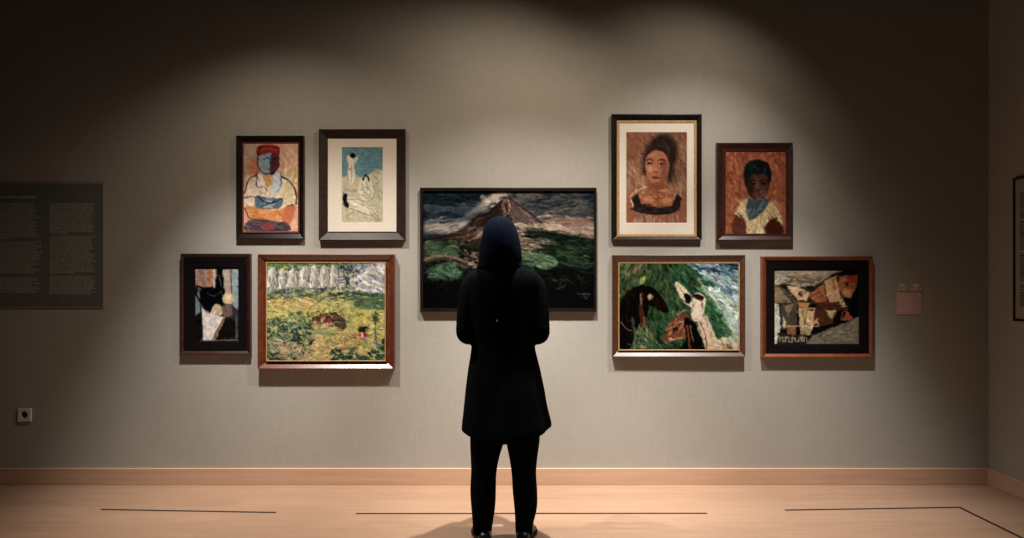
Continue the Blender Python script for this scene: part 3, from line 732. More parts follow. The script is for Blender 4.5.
p.blob([(645, 166), (648, 155), (657, 150), (666, 155), (669, 166), (667, 176), (661, 183), (655, 185), (649, 179)], '#a8684a', .9)
p.dabs(60, (647, 154, 668, 183), ['#a66a46', '#8a4e32', '#b57a54'], 6, 1.6, 75, 25, .55, inside=lambda x, y: ((x - 657) / 10) ** 2 + ((y - 168) / 15) ** 2 < 1)
p.blob([(662, 158), (668, 164), (667, 176), (661, 183), (660, 172)], '#6d3c28', 1.6, .7)
p.blob([(646, 163), (649, 156), (655, 153), (664, 155), (660, 157), (650, 160)], '#6a402a', 1.4, .45)
p.line([(647, 160.5), (650, 159.3), (653.5, 160.4)], 1.1, '#2c1a14'); p.line([(658, 160.4), (662, 159.2), (666, 160.6)], 1.1, '#2c1a14')
p.ell(650.2, 163.3, 2.5, 1.1, '#241510', 0, .5); p.ell(662, 163.4, 2.6, 1.1, '#241510', 0, .5)
p.ell(651, 163.1, .6, .4, '#9c7a62', 0, .3); p.ell(662.6, 163.2, .6, .4, '#9c7a62', 0, .3)
p.line([(657.2, 162), (657.4, 168), (657, 171)], .8, '#74422c', al=.8); p.ell(655.5, 171.6, 2.3, 1.2, '#7a452e', 0, .6); p.ell(656, 169.6, 1.1, 1.6, '#b98260', 0, .7)
p.ell(650.5, 169.5, 2.8, 3.2, '#c08860', 0, 1.4, .75); p.ell(654, 155.5, 5, 2.4, '#b47a56', 0, 1.4, .7); p.ell(660.5, 170, 2, 2.4, '#a8704e', 0, 1.2, .6)
p.blob([(652, 177), (655, 175.8), (657, 176.2), (660, 177.2), (657, 179), (654, 178.8)], '#7c3228', .5)
p.line([(652, 177.3), (656, 177.5), (660, 177.3)], .6, '#45201a'); p.ell(656, 182.4, 2.6, 1.2, '#b0744e', 0, .8, .7)
p.blob([(650, 184), (662, 182), (664, 190), (656, 194), (651, 190)], '#6d3c28', 1.4, .7)
p.dabs(60, (639, 190, 677, 206), ['#a86848', '#8f5436', '#bd8060', '#7a4630'], 7, 1.8, 20, 30, .6)
p.blob([(648, 195), (656, 197), (652, 202), (643, 200)], '#bb805c', 1.4, .8); p.blob([(662, 197), (672, 198), (670, 203), (663, 203)], '#b87a58', 1.4, .8)
p.line([(650, 193), (656, 199), (666, 196)], .9, '#6a3a26')
p.blob([(627, 202), (634, 198), (633, 222), (626, 223)], '#8d5638', 1); p.blob([(680, 202), (686, 200), (687, 223), (679, 222)], '#84503a', 1)
p.poly([(632, 198), (638, 193), (641, 204), (656, 208), (672, 206), (677, 194), (682, 198), (679, 210), (672, 214), (656, 215), (640, 213), (634, 210)], '#1f1715', .8)
p.dabs(40, (634, 204, 679, 214), ['#2c211d', '#181211', '#382a24'], 8, 1.4, 6, 12, .7)
p.poly([(634, 212), (656, 216), (679, 212), (680, 223), (634, 223)], '#8a5a44', .8)
p.dabs(46, (634, 219, 680, 224), ['#a87c62', '#6f4434', '#c09a80', '#7d4f3c'], 8, 1.1, 86, 8, .75)
p.line([(630, 197), (636, 191), (646, 187)], 1.0, '#c9a888'); p.line([(631, 200), (633, 206)], 1.3, '#c5ab92')
p.mottle(2, .05); p.warp(3, .25)
picture('portrait of a dark-haired woman on a white mat in a dark gold-edged frame', (611.6, 113.9, 701.9, 240.0), (626.4, 132.5, 686.8, 222.8), .026, M_blackmat, (.7, 3.4), (1.0, .92, .78), p, mat_rect=(619.4, 123.3, 693.8, 234.2), fillet=(M_gilt, .017, .12), m=M_paper, pic_name='drawing')

# boy portrait
p = Paint(725.5, 151.7, 785.8, 233.8, '#93482a', 19)
p.dabs(320, (725, 151, 786, 234), ['#a0522e', '#8a4026', '#ad5f38', '#7d3a24', '#985030'], 9, 2.4, 70, 30, .7)
p.dabs(60, (727, 160, 745, 200), ['#b0643c', '#7a3a24'], 10, 2.4, 75, 25, .6)
p.poly([(743, 201), (750, 197), (766, 197), (775, 204), (781, 216), (784, 229), (778, 234), (737, 234), (734, 214)], '#b89560', .9)
p.dabs(90, (736, 202, 782, 234), ['#c8a66c', '#a98850', '#d2b47c', '#b08c5a'], 7, 2, 70, 30, .6, inside=lambda x, y: x > 735 and y > 201)
p.dabs(70, (737, 204, 778, 233), ['#6d4a2c', '#4a5448', '#8a5c34'], 1.8, 1.3, 30, 60, .8)
p.blob([(734, 218), (738, 213), (745, 222), (746, 234), (733, 234)], '#5a281c', 1); p.blob([(767, 224), (774, 218), (783, 226), (782, 234), (766, 234)], '#42180f', 1)
p.line([(735, 213), (740, 217), (744, 216)], 1.4, '#d0ac74')
p.restroke(900, 5, 1.6, 65, 35, .11, .55)
p.blob([(745, 178), (746, 168), (752, 163), (762, 162), (769, 168), (770, 178), (769, 188), (764, 199), (757, 202), (750, 197), (746, 188)], '#4c2c20', .9)
p.blob([(744, 181), (744, 170), (748, 162), (757, 160), (766, 162), (771, 170), (771, 180), (768, 183), (766, 175), (758, 174), (750, 176), (747, 186)], '#151b1b', .9)
p.dabs(30, (749, 163, 767, 173), ['#1e2625', '#101414', '#27302e'], 7, 1.4, 60, 40, .7)
p.blob([(747, 178), (752, 176), (753, 196), (748, 192)], '#2d1d18', 1.2, .85)
p.dabs(24, (752, 180, 767, 196), ['#6d4230', '#7c4c36', '#5a3628'], 5, 1.6, 80, 25, .6)
p.line([(749, 181), (753, 180.3), (755, 181)], 1.0, '#130e0c'); p.line([(760, 181), (764, 180), (767, 181)], 1.0, '#130e0c')
p.ell(752.5, 183.5, 2, .9, '#120d0c', 0, .5); p.ell(763, 183.5, 2.1, .9, '#120d0c', 0, .5)
p.line([(757.5, 183), (757, 189), (755.5, 190)], 1.2, '#7a4a34'); p.ell(757, 190, 2, .9, '#3a2018', 0, .5)
p.blob([(752, 194), (756, 193), (761, 194), (757, 196.5)], '#84382c', .5); p.line([(752, 194.5), (761, 194.4)], .6, '#2f1612')
p.blob([(755, 198), (760, 198), (758, 201)], '#6a402e', .8)
p.poly([(749, 198), (755, 201), (765, 198), (771, 199), (766, 208), (755, 219), (748, 220), (746, 206)], '#384240', .8)
p.dabs(40, (747, 199, 769, 219), ['#4a5654', '#2a3332', '#6a706a'], 8, 1.2, 130, 25, .75, inside=lambda x, y: x + y < 970)
p.mottle(2.3, .06); p.warp(3, .3)
p.desat(.78)
p.contrast(1.1, .36)
picture('portrait of a boy in a pale dotted shirt before an orange ground', (716.9, 142.6, 793.0, 240.4), (725.5, 151.7, 785.8, 233.8), .032, M_darkred, (.7, 3.4), (1.05, .95, .82), p)

# goats under leaves
p = Paint(619.4, 263.6, 738.5, 349.5, '#3a5034', 23)
fan = lambda x, y: math.degrees(math.atan2(y - 240, x - 656))
p.dabs(520, (618, 262, 740, 351), ['#33482b', '#233823', '#4a5c33', '#192a20', '#5a6638', '#28422e'], 13, 2.4, fan, 14, .8)
p.dabs(60, (640, 263, 675, 300), ['#55603c', '#2c3a28', '#6a6e48', '#1f2c22'], 13, 1.8, 82, 10, .75)
p.dabs(36, (619, 263, 648, 285), ['#7a7a4c', '#8a7048', '#5f6a44', '#97885c'], 10, 2, lambda x, y: fan(x, y), 14, .75)
p.blob([(690, 263), (739, 263), (739, 349), (728, 340), (722, 312), (708, 290), (694, 276)], '#97a296', 1.6, .9)
p.dabs(150, (690, 263, 739, 330), ['#b4bdb6', '#8aa0a4', '#cfcdb8', '#6d8a94', '#d6d0bc'], 12, 2, lambda x, y: 10 + (y - 264) * .9, 12, .8, inside=lambda x, y: y < 262 + (x - 688) * 1.6)
p.dabs(36, (690, 262, 738, 272), ['#22384e', '#2d4a5e', '#1a2c3e'], 10, 2, 8, 10, .9)
p.dabs(20, (718, 270, 738, 296), ['#3a5a70', '#4f6f80', '#28425a'], 9, 1.6, 38, 12, .85)
p.dabs(40, (708, 290, 739, 345), ['#c9c79c', '#b8b284', '#d4c6a0', '#9aa678'], 13, 1.8, 58, 12, .75)
for a in ([(676, 264), (690, 268), (703, 276), (700, 279), (686, 277)], [(700, 280), (708, 280), (716, 286), (708, 287)], [(690, 284), (704, 290), (714, 304), (726, 320), (732, 336), (724, 330), (712, 318), (702, 302)],
          [(704, 310), (714, 318), (724, 334), (730, 343), (720, 340), (708, 328)], [(672, 266), (684, 278), (694, 292), (686, 288), (676, 280)]):
    p.blob(a, '#2f5236', .9)
p.dabs(100, (690, 284, 733, 343), ['#33583a', '#25452f', '#4d7048', '#5a7a4c'], 11, 1.7, 52, 12, .8, inside=lambda x, y: abs((y - 284) - (x - 690) * 1.35) < 14)
p.line([(692, 285), (708, 296), (722, 316), (734, 338)], 1.2, '#6a8a54'); p.line([(702, 288), (716, 298), (728, 316)], 1.2, '#8a966a')
p.restroke(2400, 7, 1.5, lambda x, y: fan(x, y) if y < 315 else 60, 22, .20, .75)
# left goat
p.blob([(620, 304), (626, 294), (634, 288), (645, 286), (653, 288), (661, 296), (667, 306), (668, 312), (660, 311), (650, 306), (646, 318), (638, 326), (634, 340), (630, 351), (617, 351), (617, 312)], '#181413', .9)
p.dabs(70, (620, 290, 646, 349), ['#231a17', '#120f0f', '#33241e'], 9, 1.8, 70, 20, .7, inside=lambda x, y: x < 645 - max(0, (y - 316) * .45))
p.blob([(652, 296), (662, 300), (667, 309), (656, 307)], '#2c1b16', 1)
p.line([(642, 294), (641, 306), (643, 326)], 3.2, '#4f2c20', 5); p.line([(640.5, 294), (641, 304)], 1.3, '#8a6a64'); p.line([(644, 318), (643.5, 327)], 2.4, '#7d4a36')
p.ell(650, 297, 2.6, 3.4, '#a8785a', 15, .9); p.ell(649.3, 296.6, 1.2, 1.7, '#cfa488', 0, .6)
p.line([(621, 322), (626, 328), (631, 331)], .9, '#7d5a48'); p.line([(632, 318), (635, 336), (632, 350)], 2.2, '#58604a', 3.5, al=.6)
p.dabs(14, (632, 330, 652, 350), ['#6a7050', '#86805a'], 9, 1.6, 78, 15, .6)
p.dabs(20, (630, 344, 662, 351), ['#8a8462', '#a58e5f', '#4f5a3c'], 6, 1.5, 20, 25, .7)
p.blob([(639, 284), (640, 278), (646, 277), (643, 284)], '#93944c', .8)
# brown goat
p.blob([(663, 341), (667, 329), (673, 320), (682, 314), (689, 316), (691, 326), (688, 336), (680, 339), (672, 343)], '#74402a', .9)
p.dabs(40, (666, 318, 690, 342), ['#8f5536', '#5c2e1f', '#a76d48', '#b98660'], 7, 1.7, 130, 20, .75, inside=lambda x, y: ((x - 678) / 11) ** 2 + ((y - 329) / 12) ** 2 < 1)
p.ell(675.5, 329, 2.2, 2.0, '#1c100d', -20, .6); p.ell(671, 339, 2, 1.3, '#c99a76', 0, .7); p.line([(666, 343), (674, 339), (682, 338)], 1.6, '#b07a54')
p.line([(678, 314), (683, 311), (686, 310)], 2.2, '#9a8468', 1)
p.blob([(684, 320), (689, 319), (696, 325), (703, 338), (708, 351), (680, 351), (686, 340)], '#15110f', .8)
p.line([(687, 326), (689, 338), (690, 350)], 2.2, '#6d3f2a'); p.line([(690, 326), (693, 342)], 1, '#94694c')
p.dabs(24, (660, 340, 684, 351), ['#2a3c2a', '#1e3028', '#3f5636'], 7, 1.6, 20, 25, .8)
# pale goat
p.blob([(675, 284), (679, 283), (686, 289), (692, 297), (693, 307), (687, 305), (680, 297)], '#cdb78f', .7); p.line([(677, 286), (684, 294), (690, 304)], 1, '#8a7448')
p.blob([(684, 294), (690, 295), (692, 301), (686, 303)], '#1f1a16', .6)
p.blob([(693, 298), (696, 293), (702, 294), (706, 300), (704, 312), (700, 321), (694, 321), (691, 314)], '#d0b799', .7)
p.blob([(692, 296), (697, 294), (704, 297), (702, 301), (696, 299)], '#39231d', .7); p.line([(702, 303), (703, 309)], 1.4, '#6a4a3c'); p.line([(693, 304), (692, 312)], 1.2, '#8a684e')
p.ell(696.5, 319, 2, 1.4, '#b08a70', 0, .6)
p.blob([(698, 322), (706, 316), (712, 328), (718, 343), (714, 350), (706, 350), (702, 336)], '#c6a483', .8)
p.dabs(30, (699, 318, 717, 350), ['#d8bd9c', '#a97f60', '#cfae8a'], 9, 1.4, 65, 12, .7, inside=lambda x, y: abs(x - 700 - (y - 318) * .42) < 7)
p.line([(700, 322), (705, 334), (707, 350)], 1, '#6a4634')
p.dabs(60, (712, 338, 739, 351), ['#c49a72', '#d2b08a', '#b08458', '#cbb894'], 8, 1.8, 25, 20, .8, inside=lambda x, y: y > 338 + abs(x - 728) * .25)
p.dabs(8, (722, 343, 734, 348), ['#6a4a34'], 4, .7, 0, 30, .8)
p.restroke(700, 5, 1.0, lambda x, y: 70, 30, .16, .6)
p.mottle(2.2, .05); p.warp(3, .35)
p.desat(.78)
p.contrast(1.25, .42)
picture('painting of three goat heads among green leaves in a mottled brown frame', (612.6, 254.8, 745.4, 357.0), (619.4, 263.6, 738.5, 349.5), .039, M_brown, (.5, 4.2), (1.3, 1.16, 1.02), p, fillet=(M_gilt, .007, .06), relief=.0015, drop=.72)

# angular figures
p = Paint(774.9, 270.6, 859.2, 344.2, '#141213', 29)
p.poly([(774, 270), (846, 270), (836, 273), (822, 284), (800, 288), (784, 284), (774, 286)], '#8a8274', .8)
p.dabs(60, (776, 271, 838, 284), ['#97907f', '#7a7466', '#a39a86'], 8, 1.8, 5, 20, .6, inside=lambda x, y: y < 288 - (x - 774) * .18)
p.dabs(40, (786, 275, 822, 284), ['#4a3f2e', '#6a5236', '#343228', '#7d5c3a'], 6, 1.4, -6, 20, .8)
p.poly([(774, 285), (783, 288), (800, 303), (774, 303)], '#7a6a56', .7)
p.poly([(779, 287), (788, 289), (802, 304), (794, 304)], '#33322d', .6); p.line([(781, 288), (797, 303)], 1, '#5c5748')
p.poly([(784, 283), (800, 287), (818, 285), (834, 273), (840, 273), (812, 296), (786, 288)], '#23241f', .6)
p.poly([(787, 286), (800, 287), (810, 293), (808, 301), (798, 300)], '#bd9f7e', .6)
p.ell(801, 294, 2.6, 2.6, '#2e2622', 0, .5); p.ell(801.8, 293.6, 1.2, 1.3, '#a58664', 0, .4)
p.poly([(809, 295), (824, 283), (828, 304), (818, 303), (810, 299)], '#93603e', .6)
p.line([(811, 297), (820, 292), (826, 303)], 1, '#5a3424'); p.poly([(808, 297), (818, 303), (812, 305), (808, 301)], '#2f1c1a', .5)
p.poly([(824, 281), (836, 276), (840, 290), (838, 302), (828, 303)], '#b08a68', .6)
p.line([(824, 282), (826, 294), (829, 303)], 1.2, '#3a241c'); p.line([(833, 279), (836, 292)], 1.8, '#9a5a40'); p.ell(837.5, 291, 1.6, 4, '#c4a184', 0, .5)
p.poly([(840, 276), (858, 275), (857, 286), (851, 298), (843, 297), (838, 286)], '#8f5a3e', .6)
p.poly([(846, 276), (858, 275), (856, 283), (849, 283)], '#8a3a2a', .6); p.poly([(846, 283), (849, 282), (848, 288)], '#2a1814', .4)
p.poly([(843, 288), (852, 290), (851, 297), (844, 296)], '#b07c58', .6)
p.poly([(838, 290), (842, 297), (847, 307), (843, 306), (838, 300)], '#ba9674', .5)
p.poly([(774, 303), (779, 304), (781, 326), (778, 344), (774, 344)], '#aeb0ac', .6)
p.poly([(782, 304), (798, 303), (797, 326), (783, 330), (781, 318)], '#423f36', .6); p.poly([(784, 306), (794, 304), (789, 316)], '#7d6f58', .6)
p.poly([(798, 302), (810, 303), (808, 308), (799, 307)], '#a9764a', .5)
p.poly([(799, 308), (817, 308), (816, 322), (810, 334), (801, 334)], '#b9a07e', .6)
p.line([(802, 309), (805, 322), (805, 327)], 1.0, '#5f5040'); p.line([(808, 309), (806, 322), (811, 326)], 1.0, '#6a4c38'); p.ell(812, 310, 2.2, 1.1, '#1f1b18', 0, .5)
p.poly([(783, 316), (787, 324), (784, 328)], '#c0b49c', .5); p.poly([(787, 324), (797, 327), (796, 336), (788, 336)], '#7a5636', .6)
p.poly([(800, 327), (812, 327), (810, 335), (802, 335)], '#96886c', .6)
p.line([(784, 327), (798, 326), (812, 327), (826, 324)], .9, '#b9a184')
p.poly([(816, 306), (826, 310), (834, 324), (818, 326), (814, 318)], '#4a2c22', .6); p.poly([(813, 322), (818, 318), (819, 325)], '#b8865e', .5)
p.poly([(825, 310), (838, 310), (832, 321)], '#a99a72', .5); p.line([(825, 310), (838, 310), (832, 321), (825, 310)], .7, '#3a3020', curve=False)
p.poly([(814, 302), (836, 303), (846, 308), (840, 310), (822, 309)], '#4a2a22', .6)
p.poly([(847, 310), (854, 319), (846, 321), (841, 320)], '#93503a', .5); p.ell(843, 314, 2.6, 4.4, '#1d1414', 25, .5); p.line([(841, 318), (844, 311), (848, 309)], 1, '#7d4636')
p.poly([(860, 316), (860, 345), (806, 345), (812, 336), (832, 328), (848, 322)], '#6f6a5c', .8)
p.dabs(70, (812, 322, 859, 344), ['#7d7868', '#5d594d', '#8d8674', '#4f4c42'], 10, 1.6, -14, 10, .7, inside=lambda x, y: y > 342 - (x - 806) * .42)
p.poly([(778, 333), (806, 336), (806, 344), (778, 344)], '#2c2a26', .8)
z = [(780, 341), (780, 337.5), (783, 337.5), (783, 341.5), (786, 341.5), (786, 337.2), (789, 337.2), (789, 341.8), (792.5, 341.8), (792.5, 338), (795, 338), (795, 341.5), (799, 341.5), (799, 337.4), (802, 337.4), (802, 341), (804.5, 341), (804.5, 337.6), (807, 337.6), (807, 342)]
p.line(z, .9, '#a39a88', curve=False)
p.restroke(900, 5, 1.2, -25, 35, .13, .6)
p.mottle(2.2, .06); p.warp(3, .25)
p.desat(.9)
p.contrast(1.12, .40, (1.06, 1, .90))
picture('angular brown figures with wide black surround in a thin orange-brown frame', (762.0, 256.2, 872.9, 357.8), (774.9, 270.6, 859.2, 344.2), .034, M_orange, (.8, 3.0), (1.05, .96, .82), p, liner=(766.0, 260.6, 868.6, 353.4))


# ------------------------------------------------------------------ socket, wall texts, label
def prism(bm, pts, y0, y1):
    a = [bm.verts.new((x, y0, z)) for x, z in pts]; b = [bm.verts.new((x, y1, z)) for x, z in pts]
    n = len(pts)
    bm.faces.new(a); bm.faces.new(b[::-1])
    for i in range(n): bm.faces.new((a[i], b[i], b[(i + 1) % n], a[(i + 1) % n]))
def rrect(x0, x1, z0, z1, r, k=4):
    out = []
    for cx, cz, a0 in ((x1 - r, z1 - r, 0), (x0 + r, z1 - r, 90), (x0 + r, z0 + r, 180), (x1 - r, z0 + r, 270)):
        for i in range(k + 1):
            a = R(a0 + 90 * i / k); out.append((cx + r * math.cos(a), cz + r * math.sin(a)))
    return out
root = empty('power_socket', (X(25.2), D - .0005, Z(414.6)), 'white power socket low on the back wall', 'socket')
hw = .0425
bm = bmesh.new()
o_pts = rrect(-hw, hw, -hw, hw, .006); nr = len(o_pts)
n = 40
circ = [(.0225 * math.cos(2 * math.pi * i / n), .0225 * math.sin(2 * math.pi * i / n)) for i in range(n)]
# plate with a round recess: square ring resampled to n points
def sq(i):
    a = 2 * math.pi * i / n; c, s_ = math.cos(a), math.sin(a); k = hw / max(abs(c), abs(s_)); return (c * k, s_ * k)
rows = []
for pts, y in (([sq(i) for i in range(n)], 0), ([sq(i) for i in range(n)], -.009), ([(x * .94, z_ * .94) for x, z_ in [sq(i) for i in range(n)]], -.011), (circ, -.011), ([(x * .93, z_ * .93) for x, z_ in circ], -.002)):
    rows.append([bm.verts.new((x, y, z_)) for x, z_ in pts])
for a, b in zip(rows, rows[1:]):
    for i in range(n): bm.faces.new((a[i], a[(i + 1) % n], b[(i + 1) % n], b[i]))
bm.faces.new(rows[0])
from_bm('plate', bm, M_socket, root)
bm = bmesh.new()
bmesh.ops.create_cone(bm, cap_ends=True, segments=32, radius1=.0209, radius2=.0209, depth=.0022)
bmesh.ops.rotate(bm, verts=bm.verts, matrix=Matrix.Rotation(R(90), 3, 'X')); bmesh.ops.translate(bm, verts=bm.verts, vec=(0, -.0028, 0))
from_bm('recess', bm, M_hole, root)
for sx in (-1, 1):
    bm = bmesh.new(); bmesh.ops.create_cone(bm, cap_ends=True, segments=12, radius1=.0024, radius2=.0024, depth=.003)
    bmesh.ops.rotate(bm, verts=bm.verts, matrix=Matrix.Rotation(R(90), 3, 'X')); bmesh.ops.translate(bm, verts=bm.verts, vec=(sx * .0095, -.0045, 0))
    from_bm('pin_hole', bm, M_strip, root)
    bm = bmesh.new(); box(bm, -.003, .003, -.006, -.003, sx * .0165 - .002, sx * .0165 + .002)
    from_bm('earth_clip', bm, M_brass, root)

def text_block(rng, x0, x1, z_top, z_bot, pitch, hgt, breaks, y, ragged=.2):
    """rows of small unreadable printed marks, grouped as words"""
    bm = bmesh.new(); z_ = z_top; k = 0
    while z_ - hgt > z_bot:
        x = x0; end = x1 - rng.uniform(0, ragged) * (x1 - x0)
        if k in breaks:
            end = x0 + (x1 - x0) * rng.uniform(.3, .7)
        while x < end - hgt:
            wl = rng.uniform(1.5, 6.5) * hgt
            xe = min(x + wl, end)
            h0 = hgt * rng.uniform(.78, 1.0)
            vs = box(bm, x, xe, y - .0004, y, z_ - h0, z_)
            x = xe + hgt * .7
        z_ -= pitch
        if k in breaks: z_ -= pitch * 1.1
        k += 1
    return bm
rng = random.Random(4)
# big wall text at the left
tx0, tx1 = X(-62), X(104.2); tz0, tz1 = Z(307.2), Z(183.3)
root = empty('text_panel', ((tx0 + tx1) / 2, D - .0005, tz0), 'dark grey wall text panel with two columns of small pale text, at the far left', 'wall text')
cx = (tx0 + tx1) / 2
bm = bmesh.new(); box(bm, tx0 - cx + .004, tx1 - cx - .004, -.006, 0, .004, tz1 - tz0 - .004)
from_bm('panel', bm, M_panel, root)
bm = bmesh.new(); W_ = tx1 - tx0; H_ = tz1 - tz0
molding('edge_strip', -W_ / 2, W_ / 2, 0, H_, [(0, 0), (0, .0085), (.006, .0085), (.006, 0)], M_panelrim, root)
bm.free()
px = D / F
bm = text_block(rng, X(50.5) - cx, X(96.5) - cx, Z(203.5) - tz0, Z(296) - tz0, 1.72 * px, 1.0 * px, (17, 39), -.006, .12)
from_bm('text_column', bm, M_print, root)
bm = text_block(rng, X(-50) - cx, X(43) - cx, Z(203.5) - tz0, Z(294) - tz0, 1.72 * px, 1.0 * px, (20, 40), -.006, .12)
from_bm('text_column', bm, M_print, root)
bm = text_block(rng, X(-50) - cx, X(39) - cx, Z(196.3) - tz0, Z(200.5) - tz0, 3.4 * px, 2.2 * px, (), -.006, .02)
from_bm('heading', bm, M_print, root)

# text panel on the right wall, running out of the picture
d0, d1 = F * WR / (1015.4 - CX), 2.95
z1, z0 = HC + (CY - 178.5) * d0 / F, HC - (321 - CY) * d0 / F
root = empty('text_panel', (WR - .0005, (d0 + d1) / 2, z0), 'pale text panel on the right wall, cut off by the edge of the picture', 'wall text')
hl = (d0 - d1) / 2; hh = z1 - z0
def onto_right(o): o.rotation_euler = (0, 0, R(-90)); return o     # local -y faces the room
# build in a frame whose -y looks out of the wall, then turn it onto the right wall
bm = bmesh.new(); box(bm, -hl + .012, hl - .012, -.007, 0, .012, hh - .012)
onto_right(from_bm('panel', bm, mat('pale_panel', (.36, .34, .28, 1), .6, .3), root))
onto_right(molding('frame', -hl, hl, 0, hh, [(0, 0), (0, .016), (.012, .016), (.012, 0)], M_blackmat, root))
bm = text_block(rng, -hl + .05, -.03, hh - .09, .08, .0125, .0068, (12, 26, 40), -.007, .12)
onto_right(from_bm('text_column', bm, M_blackmat, root))
bm = text_block(rng, .03, hl - .05, hh - .09, .08, .0125, .0068, (14, 30), -.007, .12)
onto_right(from_bm('text_column', bm, M_blackmat, root))

# small pink label right of the pictures
lx0, lx1, lz0, lz1 = X(896.8), X(921.2), Z(314.4), Z(292.0)
cx = (lx0 + lx1) / 2
root = empty('wall_label', (cx, D - .0005, lz0), 'small dusty pink wall label with pale rings on top, right of the pictures', 'label')
bm = bmesh.new(); box(bm, lx0 - cx, lx1 - cx, -.004, 0, 0, lz1 - lz0)
o = from_bm('card', bm, M_pink, root); bevel(o, .0012)
bm = text_block(rng, X(899) - cx, X(914) - cx, Z(294.5) - lz0, Z(312.5) - lz0, 2.3 * px, .95 * px, (), -.004, .2)
from_bm('text_lines', bm, M_pinkprint, root)
def ring(bm, cx_, cz_, rx_, rz_, r=.0028, y=-.0035, n=26, m_=8):
    rows = []
    for i in range(n):
        a = 2 * math.pi * i / n; ca, sa = math.cos(a), math.sin(a); row = []
        for j in range(m_):
            b = 2 * math.pi * j / m_
            row.append(bm.verts.new((cx_ + (rx_ + r * math.cos(b)) * ca, y + r * math.sin(b), cz_ + (rz_ + r * math.cos(b)) * sa)))
        rows.append(row)
    for i in range(n):
        for j in range(m_):
            bm.faces.new((rows[i][j], rows[(i + 1) % n][j], rows[(i + 1) % n][(j + 1) % m_], rows[i][(j + 1) % m_]))
for c0 in (902.4, 915.9):
    bm = bmesh.new()
    for dx in (-1.65, 1.65): ring(bm, X(c0 + dx) - cx, Z(285.3) - lz0, 1.25 * px, 1.9 * px)
    for dx in (-2.7, 2.7): ring(bm, X(c0 + dx) - cx, Z(289.4) - lz0, 1.9 * px, 1.35 * px)
    from_bm('ring_mark', bm, M_cream, root, True)


# ------------------------------------------------------------------ the standing person, seen from behind
PY = 3.46
person = empty('person', (X(503, PY), PY, 0), 'person seen from behind in black tunic, trousers and dark navy headscarf, facing the volcano picture', 'person')
def lx(px): return (px - 503) * PY / F
def lz(py): return HC - (py - CY) * PY / F
def loft(bm, rings, n=40, cap=True, fold=None):
    """rings: (left px, right px, py, centre y, half depth, squareness) seen from behind, or world tuples with 'w' first"""
    rows = []
    for rg in rings:
        x0, x1, z_, cy, ry = rg[:5]; pw = rg[5] if len(rg) > 5 else 2.0
        cx_, rx = (x0 + x1) / 2, (x1 - x0) / 2; row = []
        for i in range(n):
            a = 2 * math.pi * i / n; c, s_ = math.cos(a), math.sin(a)
            ux = math.copysign(abs(c) ** (2 / pw), c); uy = math.copysign(abs(s_) ** (2 / pw), s_)
            k = 1.0 if fold is None else 1 + fold(a, z_)
            row.append(bm.verts.new((cx_ + rx * ux * k, cy + ry * uy * k, z_)))
        rows.append(row)
    for a, b in zip(rows, rows[1:]):
        for i in range(n): bm.faces.new((a[i], a[(i + 1) % n], b[(i + 1) % n], b[i]))
    if cap: bm.faces.new(rows[0]); bm.faces.new(rows[-1][::-1])
    return rows
def P_(l, r, py, cy, ry, pw=2.0): return (lx(l), lx(r), lz(py), cy, ry, pw)
def tube(bm, pts, rad, n=20, sq=(1, 1)):
    """limb along a path; rad per point, sections turned to follow the path, rounded ends"""
    pts = [Vector(p) for p in pts]; rows = []
    k = len(pts); up = Vector((0, 0, 1)); prev = None
    for i in range(k):
        t = ((pts[min(i + 1, k - 1)] - pts[max(i - 1, 0)])).normalized()
        if prev is None:
            ref = Vector((0, 1, 0)) if abs(t.z) > .8 else up
            u = t.cross(ref).normalized()
        else:
            u = (prev - t * prev.dot(t)).normalized()
        prev = u; v = t.cross(u)
        r = rad[i]; ra, rb = (r if isinstance(r, tuple) else (r, r))
        rows.append([bm.verts.new(pts[i] + u * ra * math.cos(2 * math.pi * j / n) + v * rb * math.sin(2 * math.pi * j / n)) for j in range(n)])
    for a, b in zip(rows, rows[1:]):
        for j in range(n): bm.faces.new((a[j], a[(j + 1) % n], b[(j + 1) % n], b[j]))
    for row, sgn, e in ((rows[0], -1, 0), (rows[-1], 1, k - 1)):
        t = (pts[min(e + 1, k - 1)] - pts[max(e - 1, 0)]).normalized()
        r = rad[e]; r = min(r) if isinstance(r, tuple) else r
        inner = [bm.verts.new(v.co + (pts[e] - v.co) * .4 + t * sgn * r * .55) for v in row]
        for j in range(n):
            f = (row[j], row[(j + 1) % n], inner[(j + 1) % n], inner[j])
            bm.faces.new(f if sgn > 0 else f[::-1])
        tip = bm.verts.new(pts[e] + t * sgn * r * .75)
        for j in range(n):
            f = (inner[j], inner[(j + 1) % n], tip)
            bm.faces.new(f if sgn > 0 else f[::-1])
def spline(pts, k=5):
    p = np.asarray(pts, float); n = len(p); out = []
    for i in range(n - 1):
        a, b, c, d = p[max(i - 1, 0)], p[i], p[i + 1], p[min(i + 2, n - 1)]
        for t in np.linspace(0, 1, k, endpoint=False):
            out.append(.5 * ((2 * b) + (-a + c) * t + (2 * a - 5 * b + 4 * c - d) * t * t + (-a + 3 * b - 3 * c + d) * t ** 3))
    out.append(p[-1]); return np.array(out)
def sring(rings, k=4): return [tuple(r) for r in spline([tuple(r) + ((2.0,) if len(r) == 5 else ()) for r in rings], k)]
def fuse(o, voxel, smooth_it=4):
    m = o.modifiers.new('fuse', 'REMESH'); m.mode = 'VOXEL'; m.voxel_size = voxel; m.use_smooth_shade = True
    s = o.modifiers.new('smooth', 'SMOOTH'); s.factor = .5; s.iterations = smooth_it
def mirror_pts(pts, s): return [(p[0] * s, p[1], p[2]) for p in pts]
CXB = lx(503)

# arm joints (right side positive x): shoulder, elbow, wrist
SH, EL, WRI = (.146, -.005, 1.287), (.180, -.030, 1.042), (.078, .165, 1.075)

